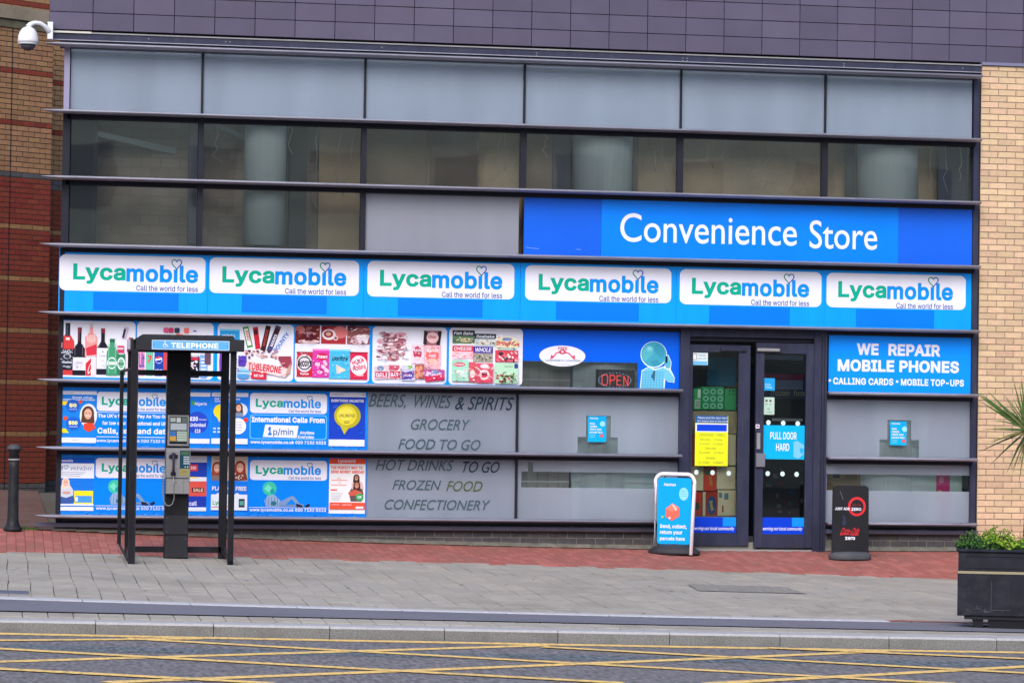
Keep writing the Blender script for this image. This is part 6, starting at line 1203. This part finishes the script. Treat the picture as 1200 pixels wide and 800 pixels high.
A.poly([(-.10, .53), (-.02, .59), (.06, .54), (.06, .44), (-.03, .385), (-.10, .43)], (226, 106, 90)); A.poly([(-.10, .53), (-.02, .59), (.06, .54), (-.03, .485)], (236, 130, 110)); A.poly([(-.035, .585), (-.005, .568), (.045, .508), (.03, .52), (.02, .50)], (240, 206, 200)); A.ell(-.055, .42, .014, .014, (250, 210, 200)); A.ell(-.14, .43, .015, .015, (150, 190, 90))
A.build(ab, local=True)
o = MB(); o.tube([(-.12, -.005, .885), (-.12, 0, .925)], .006, M_DARK, 6); o.tube([(.12, -.005, .885), (.12, 0, .925)], .006, M_DARK, 6); o.build('hanger', ab, local=True)
cx_, cy_ = fx(996, 650, -.75), -.75; cz_ = G(cx_, cy_)
cb = thing('pavement_sign', (cx_, cy_, cz_), 'black soft drink board with a red ring right of the door', 'sign', rz=RAD(6))
o = MB(); o.lathe([(0.25, 0.0), (0.262, 0.015), (0.262, 0.05), (0.25, 0.072), (0.2, 0.09), (0.0001, 0.098)], (0, 0, 0), pmat('grey_rubber', (0.07, 0.075, 0.088), 0.6, var=0.15, scale=8), 36, sy=0.5); o.build('rubber_base', cb, local=True)
o = MB(); M_BB = pmat('black_board', (0.018, 0.018, 0.022), 0.35, var=0.2, scale=3)
prof = []; W0, W1, HH = 0.228, 0.223, 0.865
n = 10; vs = []; fs = []
def brd(t_, s): z_ = .075 + (HH - .075) * t_; w_ = W0 + (W1 - W0) * t_; return w_
out = [(-W0, .07), (W0, .07)] + [(W1 - .055 + .055 * math.sin(RAD(a)), HH - .055 + .055 * math.cos(RAD(a))) for a in (90, 68, 45, 22, 0)] + [(-W1 + .055 - .055 * math.sin(RAD(a)), HH - .055 + .055 * math.cos(RAD(a))) for a in (0, 22, 45, 68, 90)]
o.prism(out, -.012, .012, M_BB); o.build('board', cb, local=True)
A = Art(metric=True, Y=-.0125, step=.0008); CRD = (206, 52, 60)
A.ring(.075, .62, .082, .112, CRD, 'logo', n=40); A.text('JUST ADD', -.2, .61, -.015, .578, WHITE, 'lettering', .035); A.text('ZERO', .005, .607, .13, .572, WHITE, 'lettering', .035); A.text('Coca-Cola', .005, .655, .13, .628, (150, 50, 54), 'lettering', .01, .4)
A.text('Coca-Cola', -.14, .375, .125, .29, CRD, 'logo', .02, .5); A.line([(-.135, .29), (-.05, .30), (.04, .286), (.10, .292)], .008, CRD, 'logo'); A.text('zero', -.07, .268, .055, .232, WHITE, 'lettering', .035)
A.poly([(-.11, .53), (-.07, .50), (-.055, .42), (-.09, .39), (-.115, .41), (-.10, .46)], (50, 56, 76)); A.line([(-.14, .80), (-.12, .75), (-.10, .70)], .006, (110, 112, 130)); A.build(cb, local=True)

# ------------------------------------------------------------ planter and its plants
PLY = -9.55; plx = fx(1122, 690, PLY); plz0 = G(plx + .4, PLY)
pz = lambda py: fz(1160, py, PLY)
PRZ = RAD(-18.6); pn = thing('planter', (plx, PLY, plz0), 'black box planter with a gold stripe at the right edge', 'planter', rz=PRZ)
def prot(x, y): c, s_ = math.cos(PRZ), math.sin(PRZ); return plx + (x - plx) * c - (y - PLY) * s_, PLY + (x - plx) * s_ + (y - PLY) * c
M_PL = pmat('black_planter', (0.013, 0.014, 0.024), 0.42, var=0.2, scale=5, dirt=(0.05, 0.05, 0.06), dirt_amt=0.5, dirt_scale=7)
PW = 1.5; zt4, zb4 = pz(643), pz(721)
o = MB(); o.box(plx, plx + PW, PLY, PLY + .6, zb4, pz(670) - .0, M_PL, ch=.008); o.box(plx + .005, plx + PW - .005, PLY + .005, PLY + .6, pz(668), pz(646.5), M_PL); 
o.build('body', pn)
o = MB(); o.box(plx - .01, plx + PW + .01, PLY - .02, PLY + .62, pz(646.4), zt4, M_PL, ch=.008); o.build('rim', pn)
o = MB(); o.box(plx + .002, plx + PW - .002, PLY - .006, PLY + .602, pz(671.5), pz(668.6), pmat('dull_gold', (0.30, 0.26, 0.17), 0.5)); o.build('gold_stripe', pn)
o = MB(); a_ = plx + .06; o.box(a_, plx + PW - .06, PLY - .004, PLY + .01, pz(664.6), pz(663.9), M_KG); o.box(a_, plx + PW - .06, PLY - .004, PLY + .01, pz(651.2), pz(650.6), M_KG); o.box(a_, a_ + .006, PLY - .004, PLY + .01, pz(664), pz(651), M_KG); o.build('panel_moulding', pn); M_HL = pmat('pale_hatch_edge', (0.05, 0.051, 0.06), .5)  # lighter grey for the lines on two hatch edges
rr = random.Random(4); sc0 = MB(); SCM = pmat('pale_scuff', (0.09, 0.09, 0.10), .8)
for _ in range(60):
    xx, zz = fx(1137, 717, PLY) + rr.gauss(.09, .07), pz(717) + abs(rr.gauss(0, .025)); w_ = rr.uniform(.004, .02)
    if xx > plx + .01 and zz > zb4: sc0.add([(xx, PLY - .0012, zz), (xx + w_, PLY - .0012, zz + rr.uniform(-.003, .003)), (xx + w_ * .6, PLY - .0012, zz + rr.uniform(.002, .008))], [(0, 1, 2)], SCM)
tag(sc0.build('scuffs', pn), kind='stuff')
o = MB(); hx0, hx1 = fx(1159.5, 700, PLY), fx(1181, 700, PLY); o.box(hx0, hx1, PLY - .006, PLY + .01, pz(713), pz(681), M_PL); o.box(hx0 - .003, hx0 + .003, PLY - .009, PLY, pz(713.4), pz(681), M_HL); o.box(hx0, hx1, PLY - .009, PLY, pz(714.2), pz(713.2), M_HL); o.box(hx1 - .003, hx1 + .003, PLY - .009, PLY, pz(713.4), pz(681), M_BLK); o.build('hatch', pn)
for fa, fb, fc, fd in ((1137, 1151, 1141, 1150), (1155, 1200, 1157, 1198)):
    o = MB(); x0_, x1_, x2_, x3_ = fx(fa, 725, PLY), fx(fb, 725, PLY), fx(fc, 734, PLY), fx(fd, 734, PLY); gz_ = G(x2_, PLY + .05) - .01
    o.hexa([(x2_, PLY + .05, gz_), (x3_, PLY + .05, gz_), (x3_, PLY + .5, gz_), (x2_, PLY + .5, gz_), (x0_, PLY + .03, zb4 + .002), (x1_, PLY + .03, zb4 + .002), (x1_, PLY + .55, zb4 + .002), (x0_, PLY + .55, zb4 + .002)], M_BLK); o.build('foot', pn)
o = MB(); o.box(plx + .06, plx + PW - .06, PLY + .02, PLY + .58, zb4 - .03, zb4 + .001, M_BLK); o.build('underframe', pn)
o = MB(); o.box(plx + .03, plx + PW - .03, PLY + .03, PLY + .57, zt4 - .06, zt4 - .03, pmat('soil', (0.03, 0.022, 0.016), 1.0)); o.build('soil', pn)
def leafmat(n, c):
    m = pmat(n, c, 0.55, var=0.25, scale=30); b = m.node_tree.nodes['Principled BSDF']
    return m
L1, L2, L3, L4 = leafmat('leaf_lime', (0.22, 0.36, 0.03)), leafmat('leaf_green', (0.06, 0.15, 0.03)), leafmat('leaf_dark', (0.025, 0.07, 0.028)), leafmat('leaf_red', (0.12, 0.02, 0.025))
def bush(cx, cy, rx, ry, h, n, mats, lab, seed, sz=.03):
    cx, cy = prot(cx, cy)
    rr = random.Random(seed); t = thing('shrub', (cx, cy, zt4 - .04), lab, 'shrub', 'low shrubs growing in the planter'); lf = MB(); st_ = MB()
    for k in range(9):
        a = rr.uniform(0, 6.28); st_.tube([(cx, cy, zt4 - .04), (cx + rx * .5 * math.cos(a), cy + ry * .5 * math.sin(a), zt4 + h * .45), (cx + rx * .8 * math.cos(a), cy + ry * .8 * math.sin(a), zt4 + h * .8)], [.004, .003, .002], pmat('twig', (0.08, 0.05, 0.03), .9), 5)
    st_.build('stem', t)
    for _ in range(n):
        a = rr.uniform(0, 6.28); rd = math.sqrt(rr.random()); zz = rr.random() ** .7; top = h * (1 - .55 * rd ** 2) * (0.8 + .3 * math.sin(a * 3 + seed))
        c = Vector((cx + rx * rd * math.cos(a), cy + ry * rd * math.sin(a), zt4 - .03 + top * zz)); s_ = sz * rr.uniform(.5, 1.2)
        d = Vector((rr.uniform(-1, 1), rr.uniform(-1, 1), rr.uniform(-.3, 1))).normalized(); u = d.cross(Vector((rr.uniform(-1, 1), rr.uniform(-1, 1), rr.uniform(-1, 1)))).normalized() * s_ * .45
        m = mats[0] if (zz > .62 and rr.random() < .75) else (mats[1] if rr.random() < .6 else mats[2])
        nrm = u.cross(d).normalized() * s_ * .15
        lf.add([c, c + d * s_ * .5 + u + nrm, c + d * s_, c + d * s_ * .5 - u + nrm], [(0, 1, 2), (0, 2, 3)], m)
    tag(lf.build('foliage', t), kind='stuff')
bush(plx + .12, PLY + .22, .13, .2, .17, 900, (L2, L3, L3), 'dark green shrub at the left end of the planter', 1)
bush(plx + .33, PLY + .26, .17, .22, .21, 1500, (L1, L2, L3), 'bright lime green shrub next to the dark one', 2)
bush(plx + .62, PLY + .26, .14, .22, .15, 1100, (L1, L2, L3), 'lime and green shrub at the right edge of the photo', 3)
bush(plx + .95, PLY + .26, .2, .22, .2, 900, (L2, L1, L3), 'green shrub in the hidden end of the planter', 4)
o = MB()
# sword-leaved palm
tx, ty = fx(1206, 505, PLY + .3), PLY + .3; tz = fz(1206, 505, PLY + .3)
pm = thing('palm', (tx, ty, zt4 - .04), 'spiky sword-leaved palm standing in the planter at the right edge', 'palm')
o = MB(); o.tube([(tx, ty, zt4 - .04), (tx + .01, ty, zt4 + .4), (tx, ty, tz - .08)], [.05, .045, .04], pmat('palm_bark', (0.10, 0.075, 0.05), 0.9, var=0.3, scale=30), 10); o.build('trunk', pm)
def blade(mb, p0, d, L, w, droop, m, m2=None, nseg=7):
    d = Vector(d).normalized(); side = d.cross(Vector((0, -1, 0.15)));
    if side.length < .1: side = Vector((1, 0, 0))
    side.normalize(); vs = []; fs = []; p = Vector(p0); dd = d.copy()
    for i in range(nseg + 1):
        t_ = i / nseg; ww = w * min(1, .45 + t_ * 2) * (1 - t_ ** 2.2) ; vs += [p + side * ww, p - side * ww + Vector((0, -.002, 0))]
        dd = (dd + Vector((0, 0, -droop / nseg))).normalized(); p = p + dd * (L / nseg)
    for i in range(nseg): fs.append((2 * i, 2 * i + 1, 2 * i + 3, 2 * i + 2))
    mb.add(vs[:], fs, m)
rr = random.Random(11); LG = leafmat('palm_green', (0.07, 0.13, 0.035)); LO = leafmat('palm_olive', (0.15, 0.15, 0.05)); LB = leafmat('palm_brown', (0.16, 0.095, 0.05)); LD = leafmat('palm_dark', (0.03, 0.045, 0.02))
spec = [((-.62, -.1, .42), .60, .016, .05), ((-.60, -.1, .46), .58, .014, .08), ((-.58, -.15, .50), .55, .015, .0), ((-.64, -.1, .38), .56, .014, .06), ((-.6, 0, .44), .62, .013, .02), ((-.3, -.1, .9), .50, .012, .0), ((-.12, 0, 1), .50, .012, .0), ((-.22, -.1, .95), .42, .012, -.05),
        ((-.9, -.1, .1), .42, .010, .15), ((-1, -.1, -.15), .38, .010, .3), ((-1, 0, -.35), .50, .009, .15), ((-.8, -.2, -.55), .50, .010, .2), ((-.55, -.2, -.85), .44, .010, .2), ((-.4, -.1, -1), .42, .009, .1), ((-.2, -.1, -1), .50, .009, .1), ((-.7, -.2, .7), .40, .010, .4), ((-.45, .1, .75), .36, .011, .1)]
for k, (d, L, w, dr_) in enumerate(spec):
    o = MB(); m = LG if k < 8 else (LD if k in (10, 11, 12) else LO); blade(o, (tx - .02, ty, tz), d, L, w, dr_, m); o.build('leaf', pm)
for k in range(75):
    a = rr.uniform(0, 6.28); el = rr.uniform(-1.2, 1.3); d = (math.cos(a) * math.cos(el), math.sin(a) * math.cos(el), math.sin(el)); o = MB()
    blade(o, (tx, ty, tz), d, rr.uniform(.22, .45), rr.uniform(.005, .010), rr.uniform(.1, .6) * (1 if el > 0 else .3), rr.choice([LG, LO, LD, LB] if el < 0 else [LG, LO, LG])); o.build('leaf', pm)
wd = MB(); rr = random.Random(2)
for k in range(160):
    x = rr.uniform(-5.75, -5.45) if k < 110 else rr.uniform(-7.5, 5.5); y = rr.uniform(-.12, .06); z = G(x, y); h = rr.uniform(.015, .05); wd.add([(x, y, z), (x + .008, y, z), (x + rr.uniform(-.02, .02), y - .01, z + h)], [(0, 1, 2)], L2)
tag(wd.build('weeds', at=(-5.6, 0, 0)), kind='stuff')

# ------------------------------------------------------------ security camera on the corner
M_CW = pmat('white_camera_housing', (0.70, 0.70, 0.74), 0.35, var=0.03)
YC = -0.25; mx_, mz_ = fx(60, 37, 0), fz(60, 37, 0)
sc_ = thing('security_camera', (mx_, -.06, mz_), 'white dome security camera on a curved arm under the cladding', 'camera')
o = MB(); o.box(fx(55.5, 37), fx(62, 37), -.14, -.02, fz(59, 48), fz(59, 27.6), M_CW, ch=.006); o.build('wall_plate', sc_)
arm = [(58.5, 39, -.1), (56, 35, -.14), (52, 30.5, -.17), (47, 27.6, -.2), (41, 26.8, -.22), (36, 28.5, -.24), (33, 32, -.25)]
o = MB(); o.tube([(fx(u, v, w), w, fz(u, v, w)) for u, v, w in arm], [.035, .03, .026, .024, .024, .028, .035], M_CW, 14); o.build('arm', sc_)
dx_, dz_ = fx(32.8, 50.5, YC), fz(32.8, 50.5, YC)
o = MB(); o.lathe([(.118, .0), (.116, .03), (.112, .075), (.098, .12), (.075, .155), (.045, .178), (.02, .185)], (dx_, YC, dz_), M_CW, 32); o.lathe([(.106, -.022), (.112, -.018), (.114, 0.0)], (dx_, YC, dz_), pmat('grey_ring', (.5, .55, .6), .4), 32); o.build('housing', sc_)
o = MB(); o.lathe([(.02, -.088), (.05, -.078), (.075, -.055), (.086, -.022)], (dx_, YC, dz_), pmat('smoked_dome', (.05, .05, .07), .1), 28); o.build('dome', sc_)

# ------------------------------------------------------------ the far side of the road, seen only as reflections
ob = thing('brown_stone_building', (-5, -62, 0), 'brown stone block across the road reflected in the upstairs windows', 'building')
M_OB = pmat('brown_stone', (0.76, 0.66, 0.47), 0.9, var=0.15, scale=.6); M_OW = pmat('dark_window', (0.30, 0.27, 0.22), 0.4)
o = MB(); o.box(-50, 32, -74, -62, -1, 15, M_OB); o.build('wall', ob)
for k in range(20):
    for f in range(4): o = MB(); x = -48 + 4 * k; o.box(x, x + 1.6, -62, -61.95, 1 + 3.5 * f, 3.1 + 3.5 * f, M_OW); o.build('window', ob)
